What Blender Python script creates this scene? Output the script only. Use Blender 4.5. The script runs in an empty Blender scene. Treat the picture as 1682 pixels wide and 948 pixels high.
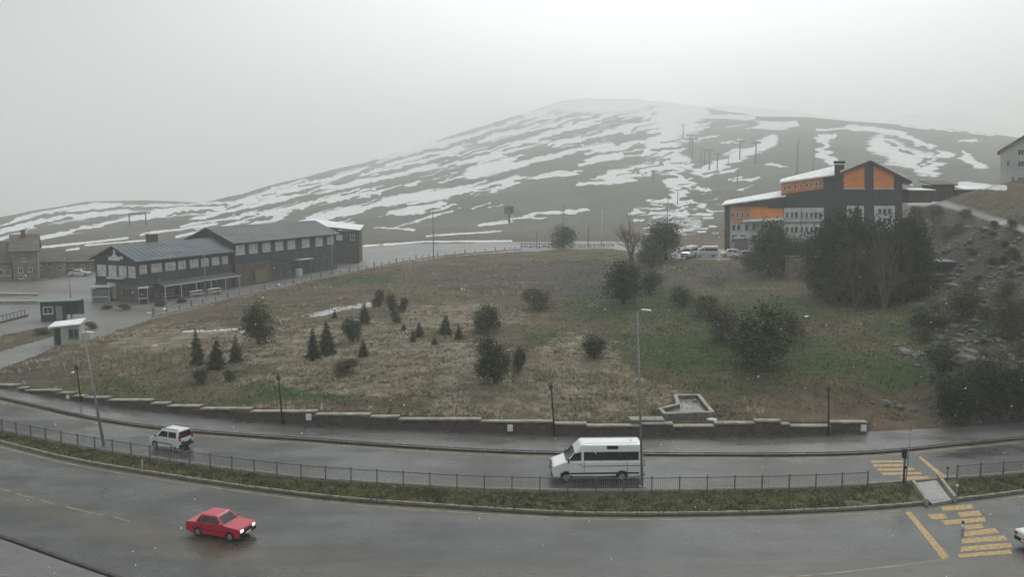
SKY_BASE, SKY_LOBE, SKY_DARK, SUN_E, EXPO, HAZE = 8.8, 12.5, 7.0, 1.8, 0.12, 0.00076
import bpy, bmesh, math, random
import numpy as np
from mathutils import Vector, Matrix
random.seed(7); RNG = np.random.default_rng(7)
C = bpy.context.scene.collection
S = bpy.context.scene
R = math.radians
# ------------------------------------------------------------------ camera, sky, sun, exposure
CAMH = 20.0; FPX = 1400.0; PITCH = math.atan(174/FPX)
cam_d = bpy.data.cameras.new('camera'); cam = bpy.data.objects.new('camera', cam_d); C.objects.link(cam)
cam.location = (0, 0, CAMH); cam.rotation_euler = (math.pi/2-PITCH, 0, 0)
cam_d.sensor_width = 36; cam_d.lens = 36*FPX/1682; cam_d.clip_start = 0.5; cam_d.clip_end = 20000
S.camera = cam
SUN_EL, SUN_ROT = R(52), R(20)
w = bpy.data.worlds.new('World'); S.world = w; w.use_nodes = True
nt = w.node_tree; N = nt.nodes; L = nt.links
bg = N['Background']; bg.inputs[1].default_value = 0.10
sky = N.new('ShaderNodeTexSky'); sky.sky_type = 'NISHITA'; sky.sun_disc = False
sky.sun_elevation = SUN_EL; sky.sun_rotation = SUN_ROT
def _val(v):
    n = N.new('ShaderNodeValue'); n.outputs[0].default_value = v; return n.outputs[0]
def _m(op, a, b=None):
    n = N.new('ShaderNodeMath'); n.operation = op
    for i, q in enumerate((a, b)):
        if q is None: continue
        if isinstance(q, (int, float)): n.inputs[i].default_value = q
        else: L.new(q, n.inputs[i])
    return n.outputs[0]
tc = N.new('ShaderNodeTexCoord')
def lobe(az, el, power):
    v = N.new('ShaderNodeVectorMath'); v.operation = 'DOT_PRODUCT'
    L.new(tc.outputs['Generated'], v.inputs[0])
    v.inputs[1].default_value = (math.sin(R(az))*math.cos(R(el)), math.cos(R(az))*math.cos(R(el)), math.sin(R(el)))
    return _m('POWER', _m('MAXIMUM', v.outputs['Value'], 0.0), power)
nz = N.new('ShaderNodeTexNoise'); nz.inputs['Scale'].default_value = 1.6; nz.inputs['Detail'].default_value = 3
L.new(tc.outputs['Generated'], nz.inputs['Vector'])
# overcast cloud deck: one broad bright area over the mountain, greyer cloud to the left
lum = _m('ADD', SKY_BASE, _m('MULTIPLY', lobe(9, 6, 7.0), SKY_LOBE))
lum = _m('SUBTRACT', lum, _m('MULTIPLY', lobe(-48, 20, 5.0), SKY_DARK))
lum = _m('MULTIPLY', lum, _m('ADD', 0.93, _m('MULTIPLY', nz.outputs[0], 0.14)))
cc = N.new('ShaderNodeCombineColor')
L.new(_m('MULTIPLY', lum, 0.955), cc.inputs[0]); L.new(lum, cc.inputs[1]); L.new(_m('MULTIPLY', lum, 0.99), cc.inputs[2])
mx = N.new('ShaderNodeMix'); mx.data_type = 'RGBA'; mx.inputs['Factor'].default_value = 0.92
L.new(sky.outputs[0], mx.inputs['A']); L.new(cc.outputs[0], mx.inputs['B']); L.new(mx.outputs['Result'], bg.inputs[0])
sd = bpy.data.lights.new('sun', 'SUN'); sun = bpy.data.objects.new('sun', sd); C.objects.link(sun)
sd.energy = SUN_E; sd.angle = R(30); sd.color = (1.0, 0.97, 0.93)
# Nishita azimuth: rotation 0 = +Y, growing clockwise seen from above
sdir = Vector((math.sin(SUN_ROT)*math.cos(SUN_EL), math.cos(SUN_ROT)*math.cos(SUN_EL), math.sin(SUN_EL)))
sun.rotation_euler = (-sdir).to_track_quat('-Z', 'Y').to_euler(); sun.location = (0, 0, 800)
S.view_settings.view_transform = 'Standard'; S.view_settings.look = 'None'
S.view_settings.exposure = EXPO; S.view_settings.gamma = 1; S.view_settings.use_curve_mapping = False
S.render.engine = 'CYCLES'
S.cycles.use_denoising = True; S.cycles.volume_bounces = 2; S.cycles.max_bounces = 6
S.cycles.diffuse_bounces = 3; S.cycles.glossy_bounces = 3; S.cycles.transparent_max_bounces = 8
try: S.cycles.denoiser = 'OPENIMAGEDENOISE'
except Exception: pass
# ------------------------------------------------------------------ photo pixel -> place
ct, st = math.cos(PITCH), math.sin(PITCH)
def ray(px, py):
    a = (px-841)/FPX; b = (474-py)/FPX
    return np.array([a, ct+b*st, -st+b*ct])
def g(px, py, z=0.0):
    r = ray(px, py); t = (z-CAMH)/r[2]; return np.array([r[0]*t, r[1]*t, z])
def at(px, py, Y):
    r = ray(px, py); t = Y/r[1]; return np.array([r[0]*t, Y, CAMH+r[2]*t])
def proj(x, y, z):
    zc = y*ct+(CAMH-z)*st; yc = y*st-(CAMH-z)*ct
    return 841+FPX*x/zc, 474-FPX*yc/zc
def spline(pts):
    p = np.array(pts, float); x, y = p[:, 0], p[:, 1]; n = len(x); h = np.diff(x)
    A = np.eye(n); b = np.zeros(n)
    for i in range(1, n-1):
        A[i, i-1] = h[i-1]; A[i, i] = 2*(h[i-1]+h[i]); A[i, i+1] = h[i]
        b[i] = 3*((y[i+1]-y[i])/h[i]-(y[i]-y[i-1])/h[i-1])
    c = np.linalg.solve(A, b)
    def f(q):
        q = np.asarray(q, float); i = np.clip(np.searchsorted(x, q)-1, 0, n-2)
        d = q-x[i]; bb = (y[i+1]-y[i])/h[i]-h[i]*(2*c[i]+c[i+1])/3
        return y[i]+bb*d+c[i]*d**2+(c[i+1]-c[i])/(3*h[i])*d**3
    return f
# ------------------------------------------------------------------ mesh helpers
class MB:
    def __init__(s): s.v = []; s.f = []
    def add(s, v, f):
        o = len(s.v); s.v += [tuple(map(float, q)) for q in v]; s.f += [tuple(i+o for i in q) for q in f]; return s
    def box(s, c, d, rz=0, rx=0, ry=0):
        M = Matrix.Rotation(rz, 3, 'Z') @ Matrix.Rotation(ry, 3, 'Y') @ Matrix.Rotation(rx, 3, 'X')
        v = [M @ Vector((i*d[0]/2, j*d[1]/2, k*d[2]/2))+Vector(c) for i in (-1, 1) for j in (-1, 1) for k in (-1, 1)]
        return s.add(v, [(0, 1, 3, 2), (4, 6, 7, 5), (0, 4, 5, 1), (2, 3, 7, 6), (0, 2, 6, 4), (1, 5, 7, 3)])
    def cyl(s, a, b, r0, r1=None, n=8, cap=True):
        r1 = r0 if r1 is None else r1
        a = Vector(a); b = Vector(b); d = (b-a).normalized()
        u = d.orthogonal().normalized(); v = d.cross(u)
        vs = [p+(u*math.cos(2*math.pi*i/n)+v*math.sin(2*math.pi*i/n))*r for p, r in ((a, r0), (b, r1)) for i in range(n)]
        fs = [(i, (i+1) % n, n+(i+1) % n, n+i) for i in range(n)]
        if cap: fs += [tuple(range(n-1, -1, -1)), tuple(range(n, 2*n))]
        return s.add(vs, fs)
    def prism(s, poly, y0, y1, taper=None):
        """outline in x,z swept along y"""
        n = len(poly)
        v = [(x, y0, z) for x, z in poly]+[(x, y1, z) for x, z in poly]
        f = [(i, (i+1) % n, n+(i+1) % n, n+i) for i in range(n)]
        return s.add(v, f+[tuple(range(n-1, -1, -1)), tuple(range(n, 2*n))])
    def mesh(s, name, mat=None, smooth=False):
        me = bpy.data.meshes.new(name); me.from_pydata(s.v, [], s.f)
        bm = bmesh.new(); bm.from_mesh(me); bmesh.ops.recalc_face_normals(bm, faces=bm.faces)
        bm.to_mesh(me); bm.free()
        if mat: me.materials.append(mat)
        if smooth: me.polygons.foreach_set('use_smooth', [True]*len(me.polygons))
        return me
def npmesh(name, V, F, mat, smooth=False, attrs=None):
    """fast mesh from arrays; F is (n,3) or (n,4)"""
    me = bpy.data.meshes.new(name); k = F.shape[1]
    me.vertices.add(len(V)); me.vertices.foreach_set('co', np.asarray(V, np.float32).ravel())
    me.loops.add(F.size); me.loops.foreach_set('vertex_index', F.astype(np.int32).ravel())
    me.polygons.add(len(F)); me.polygons.foreach_set('loop_start', np.arange(0, F.size, k, dtype=np.int32))
    if smooth: me.polygons.foreach_set('use_smooth', np.ones(len(F), bool))
    me.update(calc_edges=True)
    for an, arr in (attrs or {}).items():
        a = me.attributes.new(an, 'FLOAT', 'POINT'); a.data.foreach_set('value', np.asarray(arr, np.float32))
    me.materials.append(mat); return me
def inst(name, me, parent=None, loc=(0, 0, 0), rz=0, scale=None):
    o = bpy.data.objects.new(name, me); C.objects.link(o); o.location = loc; o.rotation_euler = (0, 0, rz)
    if scale is not None: o.scale = scale if hasattr(scale, '__len__') else (scale,)*3
    if parent: o.parent = parent
    return o
def part(name, mb, mat, parent, smooth=False, bevel=0):
    o = inst(name, mb.mesh(name, mat, smooth), parent)
    if bevel:
        m = o.modifiers.new('bevel', 'BEVEL'); m.width = bevel; m.segments = 2; m.limit_method = 'ANGLE'; m.angle_limit = R(28)
        m.harden_normals = False
    return o
def tag(o, label=None, cat=None, group=None, kind=None):
    if label: o['label'] = label
    if cat: o['category'] = cat
    if group: o['group'] = group
    if kind: o['kind'] = kind
    return o
def thing(name, label, cat, loc=(0, 0, 0), rz=0, group=None):
    o = bpy.data.objects.new(name, None); C.objects.link(o); o.location = loc; o.rotation_euler = (0, 0, rz)
    o.empty_display_size = 0.2
    return tag(o, label, cat, group)
def copy_tree(o, parent=None):
    c = o.copy(); C.objects.link(c)
    if parent: c.parent = parent
    for ch in list(o.children): copy_tree(ch, c)
    return c
# ------------------------------------------------------------------ materials
def mat(name, col, rough=0.8, var=0.12, scale=3.0, bump=0.0, spec=0.25, metal=0.0, col2=None, fac=0.5, coat=0, stretch=(1, 1, 1), detail=5):
    m = bpy.data.materials.new(name); m.use_nodes = True; n = m.node_tree.nodes; l = m.node_tree.links
    b = n['Principled BSDF']; b.inputs['Roughness'].default_value = rough; b.inputs['Metallic'].default_value = metal
    b.inputs['Specular IOR Level'].default_value = spec; b.inputs['Coat Weight'].default_value = coat
    t = n.new('ShaderNodeTexCoord'); mp = n.new('ShaderNodeMapping'); mp.inputs['Scale'].default_value = stretch
    l.new(t.outputs['Object'], mp.inputs[0])
    z = n.new('ShaderNodeTexNoise'); z.inputs['Scale'].default_value = scale; z.inputs['Detail'].default_value = detail
    l.new(mp.outputs[0], z.inputs['Vector'])
    r = n.new('ShaderNodeValToRGB'); e = r.color_ramp.elements
    c2 = col2 or tuple(min(1, c*(1+var)) for c in col); c1 = col if col2 else tuple(c*(1-var) for c in col)
    e[0].position = fac-0.18; e[1].position = fac+0.18; e[0].color = (*c1, 1); e[1].color = (*c2, 1)
    l.new(z.outputs[0], r.inputs[0]); l.new(r.outputs[0], b.inputs['Base Color'])
    if bump:
        bp = n.new('ShaderNodeBump'); bp.inputs['Strength'].default_value = bump; bp.inputs['Distance'].default_value = 0.03
        l.new(z.outputs[0], bp.inputs['Height']); l.new(bp.outputs[0], b.inputs['Normal'])
    return m
# ------------------------------------------------------------------ terrain definition
kerb_far = spline([(-600, 575), (-300, 608), (0, 655), (150, 688), (300, 708), (460, 720), (600, 730), (800, 742), (940, 746), (1120, 748), (1300, 748), (1440, 744), (1560, 733), (1682, 721), (2100, 680)])
wall_base = spline([(-600, 570), (-300, 600), (0, 637), (150, 662), (300, 680), (460, 696), (700, 707), (900, 715.5), (1100, 718.5), (1300, 716), (1440, 711), (1560, 705), (1682, 697), (2100, 660)])
med_far = spline([(-600, 610), (-300, 650), (0, 707), (100, 728), (240, 752), (400, 775), (520, 788), (650, 797), (800, 805), (930, 808), (1060, 808), (1200, 806), (1320, 803), (1440, 797), (1560, 788), (1682, 778), (2100, 735)])
med_near = spline([(-600, 622), (-300, 666), (0, 727), (100, 752), (240, 777), (400, 801), (560, 820), (700, 831), (840, 840), (980, 846), (1120, 846), (1300, 842), (1440, 835), (1560, 824), (1682, 809), (2100, 760)])
near_kerb = spline([(-600, 740), (-300, 800), (0, 882), (90, 914), (170, 942), (300, 985), (600, 1060), (1000, 1090), (1400, 1080), (1682, 1060), (2100, 990)])
CAPS = [(-300,-200,605),(-200,-110,614),(-110,-40,622),(-40,28,632),(28,42,637),(42,96,641),(96,119,645),(119,139,650),(139,178,652.5),(178,249,657),(249,276,662),(276,330,666.5),(330,412,671),(412,519,676),(519,608,680.5),(608,655,684),(655,790,688),(790,908,692),(908,963,695.5),(963,1052,699),(1052,1105,695.5),(1105,1173,699.5),(1173,1239,694.5),(1239,1282,691),(1282,1297,696),(1297,1363,699.5),(1363,1424,693)]
def wall_pt(px): return g(px, wall_base(px), 0.13)
caps = []
for a, b, y in CAPS:
    pm = (a+b)/2; d = wall_pt(pm)[1]; caps.append((a, b, at(pm, y, d)[2], at(a, y, wall_pt(a)[1])[2], at(b, y, wall_pt(b)[1])[2]))
CPX = np.array([(c[0]+c[1])/2 for c in caps]); CZ = np.array([z for a, b, z, za_, zb_ in caps])
_wpx = np.arange(-600, 2101, 10.0); _ww = np.array([wall_pt(p) for p in _wpx]); 
_wt = _ww[:, 0]/_ww[:, 1]          # azimuth tangent of the wall foot
ctrl = []
for p in list(range(-280, 1420, 80)):
    q = wall_pt(p); ctrl.append((q[0]*1.02, q[1]+1.2, float(np.interp(p, CPX, CZ))-0.12))
for p, z in ((1470, .35), (1560, .5), (1682, .6), (1850, .6)):
    q = wall_pt(p); ctrl.append((q[0], q[1]+3, z))
for px, py, z in [(-300,560,.2),(-300,480,.2),(-300,430,0),(0,600,.3),(60,600,.5),(100,560,.3),(0,520,.1),(150,520,.3),(250,515,.5),(0,460,0),(150,500,.2),(330,500,.4),(400,480,.6),(470,460,.7),
    (330,450,.4),(590,446,1.0),(740,420,1.2),(860,412,1.5),(1000,407,2.4),(1120,424,4.6),(1200,425,4.7),(1300,437,4.6),(250,570,1.2),(560,600,2.0),(400,560,1.6),(800,620,2.0),(700,540,1.7),(600,500,1.2),(900,500,2.0),
    (1040,510,2.6),(1000,450,3),(1240,600,2.2),(1240,500,3.6),(1400,520,3.8),(1400,440,4.8),(1480,440,5.2),(1400,640,1.6),(1130,662,1.05),(1100,645,1.2),(1160,650,1.25),(1083,672,1.0),(1168,674,1.0),(1520,480,5.6),(1600,480,7.5),(1690,480,9.0),(1540,560,3.8),(1620,580,5.2),(1690,600,5.6),(1540,640,1.6),(1640,650,2.8),
    (1510,400,8.5),(1600,400,12),(1690,420,11.5),(1510,345,14.5),(1600,335,16.0),(1690,350,16.0),(1850,350,16),(1850,500,9)]:
    q = g(px, py, z); ctrl.append(tuple(q))
for px, z in [(-800,0),(-300,.2),(0,.5),(300,1),(600,1.2),(850,1.8),(1000,3),(1100,4.5),(1200,7),(1350,13),(1500,16.5),(1690,17.5),(2100,18)]:
    t = (px-841)/FPX
    for D in (260, 320): ctrl.append((t*D, D, z+(D-260)*0.01))
ctrl.append(((1430-841)/FPX*190, 190, 6.0)); ctrl.append(((1300-841)/FPX*190, 190, 5.5))
K = np.array(ctrl); KP = K[:, :2]/100
def _tps(r2): return np.where(r2 > 1e-12, 0.5*r2*np.log(np.maximum(r2, 1e-12)), 0)
_n = len(K); _A = np.zeros((_n+3, _n+3))
_A[:_n, :_n] = _tps(((KP[:, None]-KP[None])**2).sum(-1))+np.eye(_n)*2e-4
_A[:_n, _n] = 1; _A[:_n, _n+1:] = KP; _A[_n, :_n] = 1; _A[_n+1:, :_n] = KP.T
_W = np.linalg.solve(_A, np.concatenate([K[:, 2], [0, 0, 0]]))
def rbf(x, y):
    x = x/100; y = y/100; out = _W[_n]+_W[_n+1]*x+_W[_n+2]*y
    for i in range(_n): out = out+_W[i]*_tps((x-KP[i, 0])**2+(y-KP[i, 1])**2)
    return out
def noise2(x, y, seed=0):
    """cheap smooth value noise"""
    r = np.random.default_rng(seed).random((64, 64)); xi = np.floor(x).astype(int); yi = np.floor(y).astype(int)
    fx = x-xi; fy = y-yi; fx = fx*fx*(3-2*fx); fy = fy*fy*(3-2*fy); a = lambda i, j: r[(xi+i) % 64, (yi+j) % 64]
    return (a(0, 0)*(1-fx)*(1-fy)+a(1, 0)*fx*(1-fy)+a(0, 1)*(1-fx)*fy+a(1, 1)*fx*fy)*2-1
def ridge(lst):
    p = np.array(lst, float); T = []; Zr = []; D = []
    for px, py, d in p:
        q = at(px, py, d); T.append(q[0]/d); Zr.append(q[2]); D.append(d)
    return np.array(T), np.array(Zr), np.array(D)
MAIN = ridge([(-1500,405,340),(-600,402,340),(0,396,345),(150,380,370),(250,360,400),(300,346,440),(400,318,650),(500,291,900),(600,267,1200),(700,238,1500),(800,205,1800),(870,183,2050),(920,166,2200),(960,161,2300),(1040,161,2300),
    (1100,168,2150),(1180,180,1800),(1250,191,1350),(1330,192,1200),(1400,199,1150),(1500,206,1100),(1600,216,1050),(1682,227,1000),(1900,250,950),(2400,285,900),(3500,298,900)])
LEFT = ridge([(-1500,440,700),(-600,415,700),(-200,388,760),(0,363,800),(60,346,800),(140,331,800),(240,329,820),(370,335,850),(450,347,850),(560,385,850),(700,400,850),(4000,400,850)])
FAR = ridge([(-1500,420,3000),(900,330,3000),(1000,230,3200),(1100,176,3700),(1180,168,3800),(1300,178,3800),(1370,189,3800),(1450,193,3800),(1510,183,3700),(1570,178,3700),(1640,200,3700),(1700,222,3300),(1900,270,3300),(4000,330,3300)])
def H(x, y):
    x = np.asarray(x, float); y = np.asarray(y, float)
    yy = np.maximum(y, 1.0); t = np.clip(x/yy, -3, 3)
    d = np.minimum(yy, 300.0)
    near = rbf(t*d, d)
    near = near+(0.10*noise2(x/5, y/5, 3)+0.22*noise2(x/14+5, y/14, 4))*np.clip((yy-78)/12, .15, 1)
    z = near.copy()
    zf = near
    for k, (T, Zr, Dr) in enumerate((MAIN, LEFT, FAR)):
        zr = np.interp(t, T, Zr); dr = np.interp(t, T, Dr); d0 = 300.0 if k == 0 else (420.0 if k == 1 else 1500.0)
        s = np.clip((yy-d0)/(dr-d0), 0, 1); p = 1.15 if k == 0 else 1.6
        base = zf if k < 2 else zf-170
        up = base+(zr-base)*s**p
        over = np.maximum(yy-dr, 0); up = up-over*0.35
        amp = np.clip(yy/1500, 0, 1)*np.clip(1-np.abs(s-.5)*1.9, 0, 1)
        up = up+amp*(9*noise2(x/160+3, y/260, 11+k)+4*noise2(x/60, y/120, 21+k)+2.0*noise2(x/22, y/60, 51+k))
        z = up if k == 0 else np.maximum(z, up)
    # below the retaining wall: street level
    wd = np.interp(t, _wt, _ww[:, 1]); pxw = 841+FPX*t*yy/(yy*ct+CAMH*st)
    ramp = np.where(pxw < 1424, 0.001, np.clip((pxw-1424)/10, 0, 1)*5.0+0.001)
    s = np.clip((yy-wd-0.75)/ramp, 0, 1)
    st_ = -0.10
    z = np.where(yy < wd+0.75, st_, st_+(z-st_)*s)
    far_side = np.clip((np.abs(t)-1.0)/0.5, 0, 1)
    z = np.where(y < 5, st_, z)
    return np.maximum(z, -140.0)
def Hs(x, y): return float(H(np.array([x]), np.array([y]))[0])
_ts = np.concatenate([np.linspace(60, 320, 521), np.geomspace(321, 3000, 300)])
def gt(px, py):
    """where the ray of a photo pixel meets the terrain"""
    r = ray(px, py); k = _ts/r[1]; x = r[0]*k; y = _ts; z = CAMH+r[2]*k; h = H(x, y)
    i = np.nonzero(z <= h)[0]
    if len(i) == 0: return g(px, max(py, 330), 5)
    i = max(i[0], 1); a = z[i-1]-h[i-1]; b = z[i]-h[i]; f = a/(a-b) if a != b else 0
    Y = y[i-1]+(y[i]-y[i-1])*f; X = r[0]/r[1]*Y; return np.array([X, Y, Hs(X, Y)])
# ------------------------------------------------------------------ ground colour zones (stay put: snow patches, paving, meadow)
X0, Y0, X1, Y1 = -400, 140, 2080, 800
GX, GY = np.meshgrid(np.arange(X0, X1), np.arange(Y0, Y1))
lay = {k: np.zeros(GX.shape, np.float32) for k in ('snow', 'paved', 'green', 'dirt', 'straw')}
def stroke(l, pts, w, val=1.0, soft=None, ragged=True):
    A = lay[l]; soft = soft or max(2.0, w*0.9)
    for i in range(len(pts)-1):
        (x0, y0), (x1, y1) = pts[i], pts[i+1]; m = w+soft+4
        ax, bx = int(max(min(x0, x1)-m-X0, 0)), int(min(max(x0, x1)+m-X0, A.shape[1]))
        ay, by = int(max(min(y0, y1)-m-Y0, 0)), int(min(max(y0, y1)+m-Y0, A.shape[0]))
        if bx <= ax or by <= ay: continue
        gx = GX[ay:by, ax:bx]; gy = GY[ay:by, ax:bx]; L2 = (x1-x0)**2+(y1-y0)**2+1e-6
        t = np.clip(((gx-x0)*(x1-x0)+(gy-y0)*(y1-y0))/L2, 0, 1)
        dd = np.hypot(gx-x0-t*(x1-x0), gy-y0-t*(y1-y0))
        v = np.clip((w/2+soft-dd)/soft, 0, 1)*val
        A[ay:by, ax:bx] = np.maximum(A[ay:by, ax:bx], v)
def blob(l, cx, cy, rx, ry, val=1.0, edge=0.4):
    A = lay[l]; d = np.hypot((GX-cx)/rx, (GY-cy)/ry); A[:] = np.maximum(A, np.clip((1+edge-d)/(2*edge), 0, 1)*val)
def poly(l, pts, val=1.0):
    ins = np.zeros(GX.shape, bool); n = len(pts)
    for i in range(n):
        (xa, ya), (xb, yb) = pts[i], pts[(i+1) % n]
        if ya == yb: continue
        c = ((ya > GY) != (yb > GY)) & (GX < (xb-xa)*(GY-ya)/(yb-ya)+xa); ins ^= c
    lay[l][ins] = np.maximum(lay[l][ins], val)
SN = [([(0,385),(60,362),(150,347),(300,345),(360,342)],15),([(30,398),(150,374),(260,353),(330,348)],6),([(0,372),(50,353),(140,338),(200,335)],3),([(-200,405),(0,398)],12),
 ([(60,420),(130,408)],2.5),([(70,406),(150,398),(210,391)],2.5),([(230,386),(300,376),(350,368)],2),([(140,403),(250,394)],1.5),([(290,389),(350,376),(400,362)],3),([(300,372),(360,360),(430,349)],3),([(320,360),(420,336),(520,314)],3.5),
 ([(440,350),(500,337),(560,325),(620,317)],5),([(330,350),(430,322),(520,298),(600,280),(680,261),(760,240)],4),([(430,331),(520,311),(600,297)],3),([(380,340),(470,315),(560,294),(660,272),(740,255)],3),
 ([(500,364),(560,350),(640,331),(720,319),(800,310),(845,295)],11),([(650,350),(690,344),(728,337)],9),([(600,320),(660,306),(742,289)],4),([(560,306),(640,290),(700,276),(780,262),(850,246)],6),
 ([(775,284),(800,276),(838,268)],14),([(800,280),(850,272),(900,258),(960,245),(1010,237)],6),([(850,292),(900,288),(942,285)],5),([(835,247),(880,228),(930,210),(990,196)],9),([(790,232),(850,212),(900,196)],5),
 ([(900,240),(960,225),(1030,212),(1080,205)],7),([(960,266),(1000,258),(1060,250),(1100,240)],7),([(980,250),(1030,240),(1090,226)],5),([(1000,217),(1060,202),(1120,190)],7),([(870,194),(940,174),(1040,170),(1150,180)],17),([(900,207),(980,190),(1060,186)],6),
 ([(1095,188),(1090,225),(1104,265)],34),([(1105,265),(1112,300),(1120,345)],17),([(1000,291),(1040,281),(1085,273)],13),([(945,305),(985,300),(1040,296)],4),([(1120,300),(1160,312)],8),([(1060,330),(1140,331),(1172,346)],4),([(1030,350),(1050,346)],6),
 ([(1060,350),(1170,352)],3),([(1130,270),(1160,285),(1195,263),(1240,247),(1272,228)],11),([(1245,205),(1290,206),(1305,203)],9),([(1345,226),(1366,226),(1354,244),(1342,254),(1370,266)],8),([(1345,212),(1400,209)],3),([(1395,207),(1440,212),(1480,219),(1525,240)],7),
 ([(1445,236),(1475,252),(1500,262),(1528,274)],24),([(1540,252),(1562,256)],6),([(1586,254),(1590,262),(1612,273)],9),([(1575,231),(1602,231)],2.5),([(1266,270),(1286,272)],4),([(1230,296),(1236,297)],4),
 ([(790,370),(838,364)],3),([(868,352),(965,346)],3),([(870,360),(900,358)],2.5),([(840,358),(880,356)],3),([(1140,190),(1240,192)],5),([(1480,205),(1640,222)],2),
 ([(598,404),(700,397),(840,396)],1.6),([(700,388),(820,380)],1),([(620,372),(680,378)],1.2),([(1585,303),(1650,309)],7),([(1490,300),(1500,302)],3),
 ([(500,300),(600,281)],2),([(620,260),(720,240),(800,215)],4),([(660,250),(760,226)],3),([(720,300),(780,286)],2)]
for p, wd_ in SN: stroke('snow', p, wd_*.8, 1.0, soft=max(2.2, wd_*0.8))
_r = random.Random(11)
for _ in range(190):                                     # finer remnants following the fall of the slope
    x = _r.uniform(330, 1090); top = float(np.interp(x, [300, 500, 700, 870, 960, 1100], [348, 292, 240, 185, 163, 170])); dep = abs(_r.gauss(0, 1))*55+3; y = top+dep
    ln = _r.uniform(18, 85); sl = -.27 if x < 850 else -.2
    if y < 385: stroke('snow', [(x-ln/2, y-sl*ln/2), (x, y+_r.uniform(-1.5, 1.5)), (x+ln/2, y+sl*ln/2)], _r.uniform(.5, 2.2)*(1.4 if dep < 25 else 1), _r.uniform(.6, 1), soft=2)
for _ in range(60):
    x = _r.uniform(1050, 1180); y = _r.uniform(325, 395); ln = _r.uniform(6, 26); stroke('snow', [(x-ln/2, y+_r.uniform(-1, 1)), (x+ln/2, y)], _r.uniform(1, 3), _r.uniform(.5, .9), soft=2)
for _ in range(40):
    x = _r.uniform(960, 1240); y = _r.uniform(182, 300)+abs(x-1100)*.1; ln = _r.uniform(12, 45); stroke('snow', [(x-ln/2, y+2), (x+ln/2, y-3)], _r.uniform(1, 3.5), _r.uniform(.6, .9), soft=2)
def erase(pts, w):
    lay['mask'] = np.zeros(GX.shape, np.float32); stroke('mask', pts, w, 1.0, soft=1.6); lay['snow'] *= 1-lay.pop('mask')
for _ in range(70):
    x = _r.uniform(1035, 1180); y = _r.uniform(198, 350); ln = _r.uniform(6, 26); erase([(x-ln/2, y+1.5), (x+ln/2, y-2)], _r.uniform(.5, 1.8))
for _ in range(110):
    x = _r.uniform(380, 1080); y = float(np.interp(x, [300, 500, 700, 870, 960, 1100], [348, 292, 240, 185, 163, 170]))+abs(_r.gauss(0, 1))*60+8; ln = _r.uniform(12, 50); erase([(x-ln/2, y+.27*ln/2), (x+ln/2, y-.27*ln/2)], _r.uniform(.4, 1.8))
for p, w_ in [([(-100,395),(0,374),(60,357),(150,345),(200,341)],2.5),([(40,392),(110,372),(180,356),(240,349)],4),([(0,398),(60,385),(110,378)],3),([(120,381),(200,368),(260,360)],3),([(180,343),(300,340),(370,338)],2),([(60,370),(120,357)],2),([(280,352),(350,347)],2),([(-100,410),(40,378)],2),
    ([(1448,232),(1475,240)],3),([(1478,246),(1500,252)],3),([(1525,262),(1510,274)],3)]: erase(p, w_)
blob('snow', 1110, 365, 55, 26, 0.55, .35); blob('snow', 1115, 200, 40, 30, .9); blob('snow', 990, 178, 120, 14, .7)
for p, wd_ in [([(462,527),(520,517),(560,507),(606,500)],6),([(300,545),(345,543),(390,541)],1.6),([(395,545),(420,543)],3)]: stroke('snow', p, wd_, .72)
# paved promenade and forecourts
poly('paved', [(-400,640),(-400,590),(0,578),(40,566),(90,552),(130,540),(120,530),(60,540),(0,552),(-400,570),(-400,455),(0,462),(70,463),(130,452),(155,440),(380,470),(600,402),(840,398),(1000,396),(1100,404),(1200,410),(1200,428),(1120,425),(1000,408),(860,413),(740,421),(660,433),(590,447),(500,465),(400,489),(250,524),(160,556),(90,571),(60,584),(0,607)])
stroke('paved', [(1495,332),(1540,331),(1590,345),(1640,362),(1700,382)], 6)
poly('dirt', [(600,452),(720,438),(900,420),(1100,428),(1200,432),(1320,445),(1300,470),(1150,470),(1000,500),(820,490),(700,470)], .7)
poly('dirt', [(1480,340),(1700,345),(1700,480),(1560,560),(1500,500)], .62); blob('dirt', 70, 600, 90, 30, .8); blob('dirt', 1620, 660, 120, 60, .75)
for q in [(760,590,60,16),(610,560,50,12),(900,560,60,16),(480,640,70,14),(700,668,90,10),(930,640,50,14),(1250,565,240,80),(1060,520,90,65),(1420,580,150,75),(1180,610,120,40),(980,500,80,30),(560,455,120,14),(1000,460,60,35),(330,660,120,10),(180,640,90,18),(560,655,60,14),(420,580,40,20),(1610,440,90,60),(1560,520,70,40),(1670,540,60,50),(1640,360,70,12)]: blob('green', *q, .9)
for q in [(560,545,110,22),(620,630,200,22),(470,570,160,35),(660,600,180,45),(850,660,180,30),(300,560,140,30),(760,520,120,25),(950,600,80,60),(1050,650,80,30)]: blob('straw', *q, .8)
for k in lay:                                            # soften the zone edges, more so for vegetation
    A = lay[k]
    for _ in range({'snow': 0, 'paved': 0}.get(k, 30)):
        A = (A+np.roll(A, 3, 0)+np.roll(A, -3, 0)+np.roll(A, 7, 1)+np.roll(A, -7, 1))/5
    lay[k] = A
def sample(k, px, py):
    i = np.clip(np.round(px-X0).astype(int), 0, GX.shape[1]-1); j = np.clip(np.round(py-Y0).astype(int), 0, GX.shape[0]-1)
    ok = (px > X0) & (px < X1) & (py > Y0) & (py < Y1); return np.where(ok, lay[k][j, i], 0)
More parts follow.
